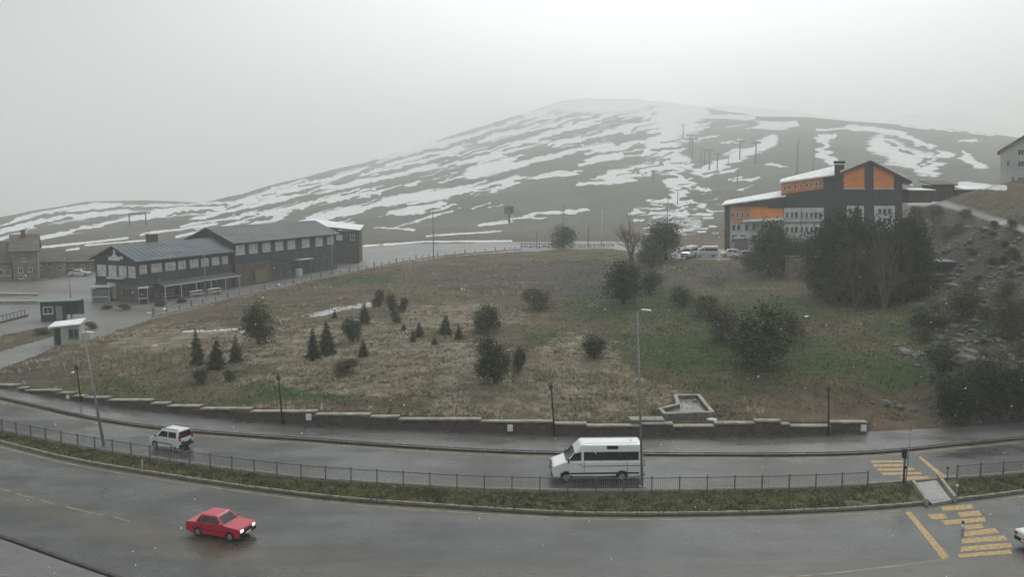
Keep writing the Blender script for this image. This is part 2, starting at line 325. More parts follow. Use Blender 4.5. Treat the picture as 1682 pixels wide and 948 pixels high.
# ------------------------------------------------------------------ terrain material
def terrain_mat():
    m = bpy.data.materials.new('terrain'); m.use_nodes = True; n = m.node_tree.nodes; l = m.node_tree.links
    b = n['Principled BSDF']; b.inputs['Specular IOR Level'].default_value = .25
    geo = n.new('ShaderNodeNewGeometry')
    def noise(scale, detail=6, stretch=(1, 1, 1), rough=.6):
        mp = n.new('ShaderNodeMapping'); mp.inputs['Scale'].default_value = stretch; l.new(geo.outputs['Position'], mp.inputs[0])
        z = n.new('ShaderNodeTexNoise'); z.inputs['Scale'].default_value = scale; z.inputs['Detail'].default_value = detail; z.inputs['Roughness'].default_value = rough
        l.new(mp.outputs[0], z.inputs['Vector']); return z.outputs[0]
    def math_(op, a, c):
        q = n.new('ShaderNodeMath'); q.operation = op
        for i, s in enumerate((a, c)):
            if isinstance(s, (int, float)): q.inputs[i].default_value = s
            else: l.new(s, q.inputs[i])
        return q.outputs[0]
    def attr(k):
        a = n.new('ShaderNodeAttribute'); a.attribute_name = k; return a.outputs['Fac']
    def ramp(f, p0, p1, c0=(0, 0, 0), c1=(1, 1, 1)):
        r = n.new('ShaderNodeValToRGB'); e = r.color_ramp.elements; e[0].position = p0; e[1].position = p1; e[0].color = (*c0, 1); e[1].color = (*c1, 1)
        l.new(f, r.inputs[0]); return r.outputs[0]
    def mix(f, a, c):
        q = n.new('ShaderNodeMix'); q.data_type = 'RGBA'; l.new(f, q.inputs['Factor']); 
        for s, k in ((a, 'A'), (c, 'B')):
            if isinstance(s, tuple): q.inputs[k].default_value = (*s, 1)
            else: l.new(s, q.inputs[k])
        return q.outputs['Result']
    fine = noise(.8, 8, (.6, 1, 1), rough=.8); mid = noise(.22, 7, rough=.65); big = noise(.035, 5)
    n3 = noise(.5, 8, (1, 1, 1), .7)
    dry = ramp(fine, .34, .68, (.036, .034, .018), (.150, .130, .082))
    grn = ramp(fine, .36, .66, (.015, .036, .008), (.050, .096, .020))
    stw = ramp(n3, .38, .62, (.085, .074, .052), (.27, .235, .175))
    drt = ramp(n3, .36, .66, (.038, .035, .031), (.092, .084, .077))
    alp = ramp(noise(.02, 9, rough=.7), .35, .65, (.082, .083, .068), (.130, .130, .112))
    pav = ramp(noise(.12, 6), .35, .65, (.105, .105, .103), (.165, .165, .162))
    thr = lambda a, nn, w_: ramp(math_('ADD', a, math_('MULTIPLY', math_('SUBTRACT', nn, .5), w_)), .42, .58)
    c = mix(thr(attr('green'), mid, 1.5), dry, grn)
    rosy = ramp(noise(.3, 6), .4, .6, (.076, .046, .032), (.165, .105, .074))
    c = mix(math_('MULTIPLY', ramp(noise(.055, 6, rough=.7), .47, .60), .7), c, rosy)
    c = mix(thr(attr('straw'), n3, 1.3), c, stw)
    c = mix(thr(attr('dirt'), mid, 1.6), c, drt)
    c = mix(attr('alpine'), c, alp)
    c = mix(thr(attr('paved'), n3, .15), c, pav)
    sn = math_('ADD', attr('snow'), math_('ADD', math_('MULTIPLY', math_('SUBTRACT', noise(.06, 9, (1, .30, 1), .75), .5), 1.25), math_('MULTIPLY', math_('SUBTRACT', noise(.45, 6, (.35, .5, 1), .75), .5), 1.1)))
    c = mix(ramp(sn, .52, .60), c, ramp(sn, .56, .80, (.32, .32, .31), (.60, .62, .63)))
    l.new(c, b.inputs['Base Color'])
    rg = n.new('ShaderNodeMapRange'); l.new(attr('paved'), rg.inputs[0]); rg.inputs[3].default_value = .95; rg.inputs[4].default_value = .45; l.new(rg.outputs[0], b.inputs['Roughness'])
    bp = n.new('ShaderNodeBump'); bp.inputs['Strength'].default_value = .8; bp.inputs['Distance'].default_value = .6
    l.new(math_('MULTIPLY', fine, math_('SUBTRACT', 1.0, attr('paved'))), bp.inputs['Height']); l.new(bp.outputs[0], b.inputs['Normal'])
    return m
M_TER = terrain_mat()
def build_ground():
    tin = np.linspace(-0.66, 0.66, 980); ang_in = np.arctan(tin)
    ang_out = np.linspace(ang_in[-1], 2*math.pi+ang_in[0], 90)[1:-1]
    ang = np.concatenate([ang_in, ang_out])
    dist = np.concatenate([[2, 15, 30], np.geomspace(44, 330, 420), np.geomspace(332, 2400, 250), np.geomspace(2440, 4200, 24)])
    A, D = np.meshgrid(ang, dist)
    # inside the view rows are set by depth y, outside by radius
    k = np.where(np.cos(A) > .6, 1/np.maximum(np.cos(A), .6), 1/.6)
    X = D*k*np.sin(A); Y = D*k*np.cos(A)
    Z = H(X.ravel(), Y.ravel()).reshape(X.shape); Z[:3] = -0.10
    px, py = proj(X, np.maximum(Y, 1), Z)
    far_ = np.clip((Y-290)/60, 0, 1)
    wx = far_*(10*noise2(px/34, py/5, 41)+6*noise2(px/11, py/2.6, 42)); wy = -.26*wx*np.clip((1050-px)/120, 0, 1)+far_*(1.8*noise2(px/26, py/9, 43)+1.4*noise2(px/7, py/4, 44))
    at_ = {q: np.where(Y > 20, sample(q, px+(wx if q == 'snow' else 0), py+(wy if q == 'snow' else 0)), 0).ravel() for q in lay}
    at_['alpine'] = np.clip((Y-240)/80, 0, 1).ravel()
    # snow cover where no photo evidence exists: high ground behind the ridges
    hi = (FARMASK(X, Y)); at_['snow'] = np.maximum(at_['snow'], hi.ravel())
    nr, nc = X.shape; idx = np.arange(nr*nc).reshape(nr, nc); nx = np.roll(idx, -1, 1)
    F = np.stack([idx[:-1], nx[:-1], nx[1:], idx[1:]], -1).reshape(-1, 4)
    V = np.stack([X, Y, Z], -1).reshape(-1, 3)
    V = np.vstack([V, [[0, 0, -0.10]]]); 
    for q in at_: at_[q] = np.append(at_[q], 0)
    me = npmesh('ground', V, F, M_TER, True, at_)
    o = inst('ground', me); tag(o, kind='structure', label='dry grassy ground rising to a snow streaked mountain'); return o
def FARMASK(X, Y): return np.where(Y > 2500, 1.0, 0.0)*np.where((X/np.maximum(Y, 1)) > .1, 1, 0)
build_ground()
# ------------------------------------------------------------------ roads, pavements, median
def asphalt(name, base, dark, tint, rough0, rough1):
    m = bpy.data.materials.new(name); m.use_nodes = True; n = m.node_tree.nodes; l = m.node_tree.links
    b = n['Principled BSDF']; geo = n.new('ShaderNodeNewGeometry')
    def noise(scale, stretch, rz=0, detail=6, rough=.6):
        mp = n.new('ShaderNodeMapping'); mp.inputs['Scale'].default_value = stretch; mp.inputs['Rotation'].default_value = (0, 0, rz); l.new(geo.outputs['Position'], mp.inputs[0])
        z = n.new('ShaderNodeTexNoise'); z.inputs['Scale'].default_value = scale; z.inputs['Detail'].default_value = detail; z.inputs['Roughness'].default_value = rough; l.new(mp.outputs[0], z.inputs['Vector']); return z.outputs[0]
    def ramp(f, p0, p1, c0, c1):
        r = n.new('ShaderNodeValToRGB'); e = r.color_ramp.elements; e[0].position = p0; e[1].position = p1; e[0].color = (*c0, 1); e[1].color = (*c1, 1); l.new(f, r.inputs[0]); return r.outputs[0]
    def mix(f, a, c, mode='MIX'):
        q = n.new('ShaderNodeMix'); q.data_type = 'RGBA'; q.blend_type = mode; l.new(f, q.inputs['Factor'])
        for s, k in ((a, 'A'), (c, 'B')):
            if isinstance(s, tuple): q.inputs[k].default_value = (*s, 1)
            else: l.new(s, q.inputs[k])
        return q.outputs['Result']
    c = ramp(noise(.35, (1, 1, 1), 0, 8, .7), .35, .65, dark, base)
    # mud and salt dragged along the carriageway
    c = mix(ramp(noise(.5, (.10, 1.6, 1), R(-13), 6), .50, .66, (0, 0, 0), (.55,)*3), c, tint)
    c = mix(ramp(noise(.09, (.5, 1.4, 1), R(-8), 5), .48, .64, (0, 0, 0), (.75,)*3), c, dark)
    at2 = n.new('ShaderNodeAttribute'); at2.attribute_name = 'edge'
    mud = tuple(x*y for x, y in zip(tint, (1.25, 1.1, .85)))
    q_ = n.new('ShaderNodeMath'); q_.operation = 'MULTIPLY'; l.new(at2.outputs['Fac'], q_.inputs[0]); l.new(ramp(noise(.6, (.25, 1, 1), R(-10), 6), .3, .6, (.25,)*3, (.9,)*3), q_.inputs[1])
    c = mix(q_.outputs[0], c, mud)
    k_ = n.new('ShaderNodeMath'); k_.operation = 'SUBTRACT'; l.new(noise(.16, (.45, 1, 1), R(-12), 5, .65), k_.inputs[0]); k_.inputs[1].default_value = .5
    k2 = n.new('ShaderNodeMath'); k2.operation = 'ABSOLUTE'; l.new(k_.outputs[0], k2.inputs[0]); c = mix(ramp(k2.outputs[0], .001, .0035, (.75,)*3, (0, 0, 0)), c, tuple(x*.35 for x in dark))   # cracks and tar seams
    c = mix(ramp(noise(6, (1, 1, 1), 0, 4, .8), .35, .7, (0, 0, 0), (.5,)*3), c, tuple(x*.55 for x in dark))
    l.new(c, b.inputs['Base Color'])
    wet = ramp(noise(.22, (.5, 1.2, 1), R(-10), 5), .40, .60, (rough0,)*3, (rough1,)*3); l.new(wet, b.inputs['Roughness'])
    b.inputs['Specular IOR Level'].default_value = .4
    bp = n.new('ShaderNodeBump'); bp.inputs['Strength'].default_value = .25; bp.inputs['Distance'].default_value = .02; l.new(noise(9, (1, 1, 1)), bp.inputs['Height']); l.new(bp.outputs[0], b.inputs['Normal'])
    return m
M_ROAD = asphalt('wet_asphalt', (.068, .070, .066), (.032, .035, .035), (.098, .084, .058), .20, .5)
M_PAVE = asphalt('wet_paving', (.14, .138, .135), (.09, .09, .09), (.115, .105, .09), .2, .5)
M_YEL = mat('worn_yellow_paint', (.075, .066, .048), .55, scale=5.5, col2=(.46, .30, .10), spec=.3, fac=.43, detail=9)
M_YELD = mat('muddy_yellow_paint', (.085, .075, .055), .6, scale=1.3, col2=(.30, .255, .165), fac=.46, detail=7)
M_KERB = mat('kerb_concrete', (.17, .165, .14), .8, scale=2, col2=(.30, .29, .25), bump=.3)
M_KERBD = mat('dark_kerb_concrete', (.035, .034, .032), .75, scale=2, col2=(.085, .082, .075), bump=.3)
M_CAP = mat('pale_stone_coping', (.17, .16, .135), .75, scale=1.5, col2=(.33, .31, .265), bump=.3)
M_WALLST = mat('brown_wall_stone', (.045, .038, .033), .9, scale=2.2, col2=(.105, .092, .080), bump=.6)
M_MED = mat('verge_soil', (.036, .040, .019), .95, scale=1.4, col2=(.10, .098, .050), bump=.8)
M_STEEL = mat('galvanised_steel', (.20, .205, .21), .5, .15, 4, spec=.5)
M_STEELD = mat('dark_fence_steel', (.10, .104, .108), .6, .2, 4)
M_BAL = mat('grey_fence_bar', (.21, .215, .22), .6, .2, 4)
M_BLACK = mat('black_plastic', (.012, .012, .013), .5, .2, 4)
M_WHITE = mat('white_paint', (.72, .73, .74), .45, .05, 2)
def curve3(f, z, px0=-600, px1=2100, step=12, off=0.0):
    """photo curve laid on the ground as world points; off moves it away from the camera (m)"""
    P = np.array([g(p, float(f(p)), z) for p in np.arange(px0, px1+step, step)])
    if off:
        T = np.gradient(P[:, :2], axis=0); T /= np.linalg.norm(T, axis=1)[:, None]; P[:, 0] += -T[:, 1]*off; P[:, 1] += T[:, 0]*off
    return P
def strip(name, A, B, mat_, rows=1, label=None, kind='structure', edge=None):
    n = len(A); V = []; e = []
    for i in range(n):
        for j in range(rows+1): V.append(A[i]*(1-j/rows)+B[i]*(j/rows)); e.append(edge(j/rows) if edge else 0)
    F = np.array([[i*(rows+1)+j, (i+1)*(rows+1)+j, (i+1)*(rows+1)+j+1, i*(rows+1)+j+1] for i in range(n-1) for j in range(rows)])
    o = inst(name, npmesh(name, np.array(V), F, mat_, False, {'edge': e})); tag(o, label, kind=kind); return o
def resample(P, step):
    d = np.concatenate([[0], np.cumsum(np.linalg.norm(np.diff(P[:, :2], axis=0), axis=1))]); s = np.arange(0, d[-1], step)
    return np.stack([np.interp(s, d, P[:, k]) for k in range(3)], 1)
cKF = curve3(kerb_far, 0); cMF = curve3(med_far, 0); cMN = curve3(med_near, 0); cNK = curve3(near_kerb, 0)
strip('upper_carriageway', cMF-[0, .15, 0], cKF+[0, .1, 0], M_ROAD, 10, 'wet asphalt carriageway between the median and the pavement', edge=lambda t: max(0, 1-abs(t-.93)/.13)+.8*max(0, 1-abs(t-.05)/.1))
strip('lower_carriageway', cNK-[0, .15, 0], cMN+[0, .15, 0], M_ROAD, 14, 'wet asphalt carriageway in the foreground', edge=lambda t: max(0, 1-abs(t-.97)/.06)+.7*max(0, 1-abs(t-.38)/.16)*(1 if t < .6 else 0))
wb = curve3(wall_base, .13); kf = curve3(kerb_far, .13, off=.18)
strip('pavement', kf, wb+[0, .35, 0], M_PAVE, 5, 'wet grey pavement along the retaining wall')
nk = curve3(near_kerb, .13, off=-.18)
strip('near_pavement', nk-[0, 25, 0]*np.ones((len(nk), 1)), nk, M_PAVE, 4, 'wet pavement at the camera side of the road')
def kerbline(root_name, P, m, w_, h, label, step=1.0, pxmin=-60, pxmax=1760, zc=0.0, pyshow=960):
    """kerb of separate stones; those in view are parts"""
    Q = resample(P, step); root = thing(root_name, label, None, tuple(Q[len(Q)//2])); root['kind'] = 'structure'
    ms = []
    for v in range(3):
        b = MB().box((0, 0, 0), (step-.035-.015*v, w_, h)); ms.append(b.mesh('kerb_stone', m))
    rest = MB(); c0 = np.array(root.location)
    for i in range(len(Q)-1):
        mid = (Q[i]+Q[i+1])/2; d = Q[i+1]-Q[i]; a = math.atan2(d[1], d[0]); px, py = proj(*mid)
        dz = random.uniform(-.008, .008); loc = (mid[0]-c0[0], mid[1]-c0[1], mid[2]-c0[2]+h/2-.1+zc+dz)
        if pxmin < px < pxmax and py < pyshow: inst('kerb_stone', ms[i % 3], root, loc, a+random.uniform(-.006, .006))
        else: rest.box(loc, (step-.03, w_, h), a)
    if rest.v:
        o = part('kerb_run', rest, m, root); o['kind'] = 'stuff'
    return root
kerbline('pavement_kerb', curve3(kerb_far, 0, off=.09), M_KERBD, .2, .26, 'dark wet kerb stones edging the pavement', 1.25)
kerbline('median_far_kerb', curve3(med_far, 0), M_KERB, .18, .27, 'kerb stones on the far side of the grass median', 1.25)
kerbline('median_near_kerb', curve3(med_near, 0), M_KERB, .18, .27, 'pale kerb stones on the near side of the grass median', 1.25)
kerbline('near_kerb', curve3(near_kerb, 0, off=-.09), M_KERBD, .2, .26, 'dark kerb stones of the pavement nearest the camera', 1.25)
# median grass (gap for the crossing ramp between photo columns 1500 and 1556)
def med_strip(name, a, b, lab):
    A = curve3(med_near, .12, a, b, 10, .09); B = curve3(med_far, .12, a, b, 10, -.09); return strip(name, A, B, M_MED, 3, lab)
ramp_l0, ramp_l1 = g(1503, 795), g(1540, 829); ramp_r0, ramp_r1 = g(1535, 793), g(1560, 826)
med_strip('median_strip', -600, 2100, 'narrow soil and grass strip between the two carriageways')
# pale crossing ramp through the median, a hair proud of the soil, with two low side walls
rp = [g(1507, 797, .16), g(1545, 795, .16), g(1562, 822, .16), g(1538, 829, .16)]
o = thing('median_ramp', 'pale concrete ramp crossing the grass median between the two zebra crossings', 'ramp', tuple(g(1535, 812, .1)))
c0 = np.array(o.location); b = MB(); q = [p-c0 for p in [g(1504, 798, 0), g(1538, 793, 0), g(1563, 826, 0), g(1530, 832, 0)]]
b.add([tuple(p-[0, 0, 0]) for p in q]+[tuple(p+np.array([0, 0, .17])) for p in q], [(0, 1, 2, 3), (7, 6, 5, 4), (0, 4, 5, 1), (1, 5, 6, 2), (2, 6, 7, 3), (3, 7, 4, 0)])
part('slab', b, mat('pale_wet_concrete', (.24, .24, .235), .4, .15, 2.5), o)
for (p0, p1) in (((1541, 790), (1568, 826)), ((1499, 799), (1522, 832))):
    A_, B_ = g(*p0)-c0, g(*p1)-c0; d = B_-A_; mid = (A_+B_)/2; b = MB().box((mid[0], mid[1], .13), (np.hypot(d[0], d[1]), .2, .42), math.atan2(d[1], d[0])); part('side_wall', b, M_KERB, o)
# grass on the median and in the meadow
M_GRASS = mat('grass_blades', (.030, .042, .014), .9, scale=.7, col2=(.20, .19, .085), fac=.5, detail=8)
def tufts(name, P, h0, h1, nb, label, m, spread=.12):
    n = len(P); k = n*nb; base = np.repeat(P, nb, 0); a = RNG.random(k)*2*np.pi; r = RNG.random(k)*spread
    base = base+np.stack([np.cos(a)*r, np.sin(a)*r, np.zeros(k)-.02], 1); hh = RNG.uniform(h0, h1, k); ww = hh*RNG.uniform(.10, .28, k); b_ = RNG.random(k)*2*np.pi
    side = np.stack([np.cos(b_), np.sin(b_), np.zeros(k)], 1)*ww[:, None]; lean = RNG.normal(0, .4, (k, 2))*hh[:, None]
    tip = base+np.stack([lean[:, 0], lean[:, 1], hh], 1)
    V = np.stack([base-side, base+side, tip], 1).reshape(-1, 3); F = np.arange(3*k).reshape(-1, 3)
    o = inst(name, npmesh(name, V, F, m)); tag(o, label, name.replace('_', ' ').split()[-1], kind='stuff'); return o
A_ = curve3(med_near, .12, -200, 1900, 4, .25); B_ = curve3(med_far, .12, -200, 1900, 4, -.25)
n = 16000; i = RNG.integers(0, len(A_), n); f = RNG.random(n)[:, None]; P = A_[i]*(1-f)+B_[i]*f; P[:, 0] += RNG.normal(0, .12, n)
pp = proj(P[:, 0], P[:, 1], P[:, 2]); P = P[~((pp[0] > 1496) & (pp[0] < 1572) & (pp[1] > 780))]
cl = noise2(P[:, 0]/1.5, P[:, 1]/1.5, 8)+noise2(P[:, 0]/.6, P[:, 1]/.6, 9)*.6; P = P[cl > -1.0]
tufts('median_grass', P, .05, .20, 4, 'short rough grass growing on the median', M_GRASS)
# ------------------------------------------------------------------ painted markings (thin sheets on the asphalt)
MARKS = []
def quad_px(name, pts, m, root, z=.006):
    c0 = np.array(root.location); q = [g(x, y, z)-c0 for x, y in pts]
    b = MB().add([tuple(p) for p in q], [tuple(range(len(q)))]); return part(name, b, m, root)
def line_px(name, pts, wdt, m, root, z=.006, f=None):
    c0 = np.array(root.location); P = np.array([g(x, y, z) for x, y in pts]); T = np.gradient(P[:, :2], axis=0); T /= np.linalg.norm(T, axis=1)[:, None]
    Nn = np.stack([-T[:, 1], T[:, 0], 0*T[:, 0]], 1)*wdt/2; b = MB(); n = len(P)
    b.add([tuple(p-c0) for p in P-Nn]+[tuple(p-c0) for p in P+Nn], [(i, i+1, n+i+1, n+i) for i in range(n-1)]); return part(name, b, m, root)
root = thing('road_markings', 'worn yellow lines along both carriageways', None, (0, 50, 0)); root['kind'] = 'structure'
for a in range(-100, 1490, 6): pass
line_px('edge_line', [(p, float(med_near(p))+7.5) for p in range(-200, 1485, 12)], .13, M_YELD, root)
line_px('edge_line', [(p, float(med_near(p))+7) for p in range(1650, 2000, 12)], .13, M_YELD, root)
line_px('edge_line', [(p, float(kerb_far(p))+5.5) for p in range(-200, 1900, 12)], .14, M_YELD, root)
line_px('edge_line', [(x, y) for x, y in ((1230, 951), (1300, 948), (1380, 941), (1440, 934), (1500, 927), (1555, 919))], .13, M_YELD, root)
for s in [((-60, 782), (20, 809)), ((25, 811), (95, 830)), ((105, 832), (165, 847)), ((180, 848), (215, 858))]: line_px('lane_dash', [s[0], ((s[0][0]+s[1][0])/2, (s[0][1]+s[1][1])/2), s[1]], .12, M_YELD, root)
def zebra(name, label, stripes, stop, m):
    c = np.array(stripes[len(stripes)//2]).mean(0); r = thing(name, label, 'zebra crossing', tuple(g(c[0], c[1], 0)))
    for s in stripes: quad_px('stripe', s, m, r)
    if stop: quad_px('stop_line', stop, M_YEL, r)
    return r
lo = [((1545,833),(1596,829),(1600,836),(1549,840)), ((1572,843),(1608,839),(1613,847),(1578,850)), ((1523,846),(1552,844),(1556,852),(1530,854)), ((1545,856),(1617,850),(1620,857),(1553,863)), ((1584,864),(1612,861),(1616,868),(1586,871)),
      ((1584,874),(1634,868),(1641,876),(1584,882)), ((1580,886),(1649,880),(1656,888),(1580,894)), ((1579,899),(1660,892),(1663,900),(1578,907)), ((1574,911),(1660,904),(1663,910),(1574,917))]
zebra('zebra_crossing', 'worn yellow zebra crossing on the foreground carriageway beside its slanted stop line', lo, [(1487,842),(1496,841),(1560,916),(1548,919)], M_YEL)
up = [((1429,757),(1482,756.5),(1484,760),(1432,760.5)), ((1433,763.5),(1490,762.5),(1492,766.5),(1436,767.5)), ((1440,770),(1500,769),(1503,773),(1443,774)), ((1447,777),(1512,775.5),(1515,779.5),(1450,781)), ((1478,784),(1524,782.5),(1527,787),(1481,788.5)), ((1486,790.5),(1534,788.5),(1536,793),(1490,795))]
zebra('zebra_crossing', 'worn yellow zebra crossing on the far carriageway beyond the grass median', up, [(1508,751),(1513,750.5),(1558,786),(1549,788)], M_YEL)
# ------------------------------------------------------------------ stepped retaining wall
wroot = thing('retaining_wall', 'low brown stone retaining wall with pale coping stepping along the pavement', 'wall', tuple(wall_pt(700)))
c0 = np.array(wroot.location); c0[2] = 0; wroot.location = tuple(c0)
stone_me = []
for v in range(4):
    b = MB().box((0, 0, 0), (.56-.03*v, .06, .27)); stone_me.append(b.mesh('stone', M_WALLST))
nst = 0
for a, b_, z, zl, zr_ in caps:
    P0, P1 = wall_pt(a+.3), wall_pt(b_-.3); d = P1-P0; Ln = float(np.hypot(d[0], d[1])); ang = math.atan2(d[1], d[0]); mid = (P0+P1)/2-c0; nx, ny = -math.sin(ang), math.cos(ang)
    part('wall_segment', MB().box((mid[0]+nx*.27, mid[1]+ny*.27, (z-.3)/2-.05), (Ln, .42, z-.22), ang), M_WALLST, wroot)
    part('coping', MB().box((mid[0]+nx*.2, mid[1]+ny*.2, z-.06), (Ln+.04, .62, .13), ang, 0, -math.atan2(zr_-zl, Ln)), M_CAP, wroot, bevel=.02)
    for r in range(int((z-.13)/.3)):
        nn = int(Ln/.6)
        for i in range(nn):
            px_ = a+(b_-a)*(i/nn)
            if nst > 285 or px_ < 380 or px_ > 1430 or random.random() < .35: continue
            tt = (i+.5+(.5 if r % 2 else 0))*.6
            if tt > Ln-.3: continue
            p = P0+d/Ln*tt-c0; nst += 1
            inst('stone', stone_me[(i+r) % 4], wroot, (p[0]+nx*(.045-.012*random.random()), p[1]+ny*.045, .13+.15+r*.3), ang)
# white boxes fixed on the wall
for (px, py, s), lab in zip([(113, 652, .34), (508, 685, .5), (838, 703, .5), (1417, 703, .5)], ['small narrow white box on the wall, leftmost of the four', 'white square box on the wall beside the post left of the picture centre', 'white box on the wall just left of the minibus', 'white box at the right hand end of the retaining wall']):
    d = wall_pt(px); z = at(px, py, d[1])[2]; t = thing('wall_box', lab, 'box', (d[0], d[1]-.1, z), R(-4), 'white boxes on the retaining wall')
    part('case', MB().box((0, 0, 0), (s*.85, .2, s), 0), M_WHITE, t, bevel=.02); part('door', MB().box((0, -.105, 0), (s*.7, .02, s*.82)), mat('pale_box_door', (.55, .56, .57), .5), t)
# ------------------------------------------------------------------ pedestrian railing on the median
post_b = MB().box((0, 0, .55), (.075, .075, 1.1)); post_b.box((0, 0, 1.115), (.10, .10, .03)); post_me = post_b.mesh('post', M_STEELD)
def railing(px0, px1, label, lo_lim=-80, hi_lim=1760):
    P = curve3(med_far, .12, px0, px1, 6, -.32); Q = resample(P, 1.8); root = thing('railing', label, 'railing', tuple(Q[len(Q)//2])); c0 = np.array(root.location); bal = MB()
    for i in range(len(Q)):
        inst('post', post_me, root, tuple(Q[i]-c0))
        if i == len(Q)-1: break
        A_, B_ = Q[i]-c0, Q[i+1]-c0; d = B_-A_; a = math.atan2(d[1], d[0]); ln = float(np.linalg.norm(d)); m_ = (A_+B_)/2
        part('rail', MB().box((m_[0], m_[1], 1.02), (ln-.07, .05, .05), a), M_STEELD, root); part('rail', MB().box((m_[0], m_[1], .18), (ln-.07, .04, .04), a), M_BAL, root)
        for k in range(1, 13):
            p = A_+d*k/13; bal.box((p[0], p[1], .6), (.02, .02, .82), a)
    o = part('bars', bal, M_BAL, root); o['kind'] = 'stuff'; return root
railing(-160, 1446, 'long grey metal railing with thin bars along the median, left of the crossing')
railing(1566, 1900, 'short grey metal railing on the median, right of the crossing')
# ------------------------------------------------------------------ poles
def pole(px_b, py_b, px_t, py_t, label, r0=.1, r1=.055, lamp=True, zb=.12, group='tall street lamps', m=None):
    b0 = g(px_b, py_b, zb); t0 = at(px_t, py_t, b0[1]-.0); h = t0[2]-zb; root = thing('street_lamp', label, 'street lamp', tuple(b0), 0, group)
    dx = t0[0]-b0[0]; m = m or M_STEEL
    part('pole', MB().cyl((0, 0, 0), (dx, 0, h), r0, r1, 10), m, root, True); part('base_plate', MB().box((0, 0, .04), (.4, .4, .08)), m, root)
    if lamp:
        part('arm', MB().cyl((dx, 0, h), (dx+.35, -.1, h+.12), .035, .03, 6), m, root)
        part('lamp_head', MB().box((dx+.55, -.15, h+.12), (.62, .24, .09), R(-10), 0, R(4)), mat('lamp_head_shell', (.62, .63, .62), .4), root, bevel=.03)
    return root
pole(1055, 801, 1047, 512, 'tall grey street lamp rising from the median in front of the minibus tail', .095, .05)
pole(171, 735, 137, 548, 'tall leaning grey street lamp at the left, left of the small white car', .11, .06)
lp = [(133,662,125,598,'dark park lamp post on the wall at far left'), (464,692,457,614,'dark park lamp post on the wall in the left half'), (911,714,905,628,'dark park lamp post behind the front of the minibus'), (1361,715,1361,632,'dark park lamp post near the right end of the wall')]
for xb, yb, xt, yt, lab in lp:
    d = wall_pt(xb); b0 = np.array([at(xb, yb, d[1]-.18)[0], d[1]-.18, .13]); h = at(xt, yt, b0[1])[2]-.13; dx = at(xt, yt, b0[1])[0]-b0[0]
    t = thing('lamp_post', lab, 'lamp post', tuple(b0), 0, 'park lamp posts along the retaining wall'); md = mat('dark_brown_steel', (.022, .018, .016), .6)
    part('pole', MB().cyl((0, 0, 0), (dx, 0, h), .075, .055, 8), md, t, True); part('lantern', MB().cyl((dx, 0, h-.55), (dx, 0, h-.2), .14, .17, 8), mat('lantern_frame', (.05, .04, .03), .5), t); part('foot', MB().cyl((0, 0, 0), (0, 0, .35), .12, .10, 8), md, t)
# pedestrian signal by the crossing
b0 = g(1484, 796, .12); t = thing('traffic_signal', 'dark pedestrian signal post beside the zebra crossing on the median', 'traffic signal', tuple(b0))
h = at(1484, 742, b0[1])[2]; part('post', MB().cyl((0, 0, 0), (0, 0, h), .075, .07, 10), M_STEELD, t, True)
part('signal_head', MB().box((-.05, 0, h-.25), (.26, .26, .62)), M_BLACK, t, bevel=.03)
o = part('push_button_box', MB().box((-.0, -.1, 1.2), (.14, .1, .22)), M_BLACK, t)
for k in (0.42, 0.22): part('signal_lens', MB().cyl((-.18, 0, h-.45+k), (-.2, 0, h-.45+k), .09, .09, 10), mat('dark_lens', (.03, .03, .03), .2), t)
b0 = g(1491, 770, .0); b0 = g(1489, 797, .12); t = thing('sign_post', 'thin grey post standing just behind the pedestrian signal', 'post', tuple(b0+np.array([.1, .35, 0])))
h = at(1492, 712, b0[1])[2]; part('pole', MB().cyl((0, 0, 0), (.15, 0, h), .04, .035, 8), M_STEEL, t, True); part('cap', MB().cyl((.15, 0, h), (.15, 0, h+.06), .055, .03, 8), M_STEELD, t)
b0 = g(1556, 789, .12); t = thing('marker_post', 'short dark marker post at the right side of the median ramp', 'post', tuple(b0)); part('pole', MB().cyl((0, 0, 0), (0, 0, .8), .045, .045, 8), M_STEELD, t, True); part('head', MB().box((0, 0, .88), (.16, .08, .16)), mat('dark_red_reflector', (.12, .02, .03), .4), t)
b0 = g(1571, 818, .12); t = thing('marker_post', 'slim grey marker post in the grass right of the median ramp', 'post', tuple(b0)); part('pole', MB().cyl((0, 0, 0), (0, 0, .75), .03, .03, 8), M_STEEL, t, True); part('head', MB().box((0, 0, .8), (.14, .06, .12)), M_WHITE, t)
b0 = g(1581, 870, .0); t = thing('marker_post', 'short blue and white post standing in the foreground zebra crossing', 'post', tuple(b0)); part('pole', MB().cyl((0, 0, 0), (0, 0, .34), .06, .06, 8), M_WHITE, t, True); part('collar', MB().cyl((0, 0, .34), (0, 0, .5), .075, .075, 8), mat('navy_plastic', (.02, .025, .06), .4), t)
b0 = g(234, 775, .12); t = thing('marker_post', 'short pale marker post on the near edge of the median below the small white car', 'post', tuple(b0)); part('pole', MB().cyl((0, 0, 0), (0, 0, .85), .035, .035, 8), mat('cream_plastic', (.4, .4, .33), .6), t, True); part('foot', MB().box((0, 0, .03), (.16, .16, .06)), M_KERB, t)
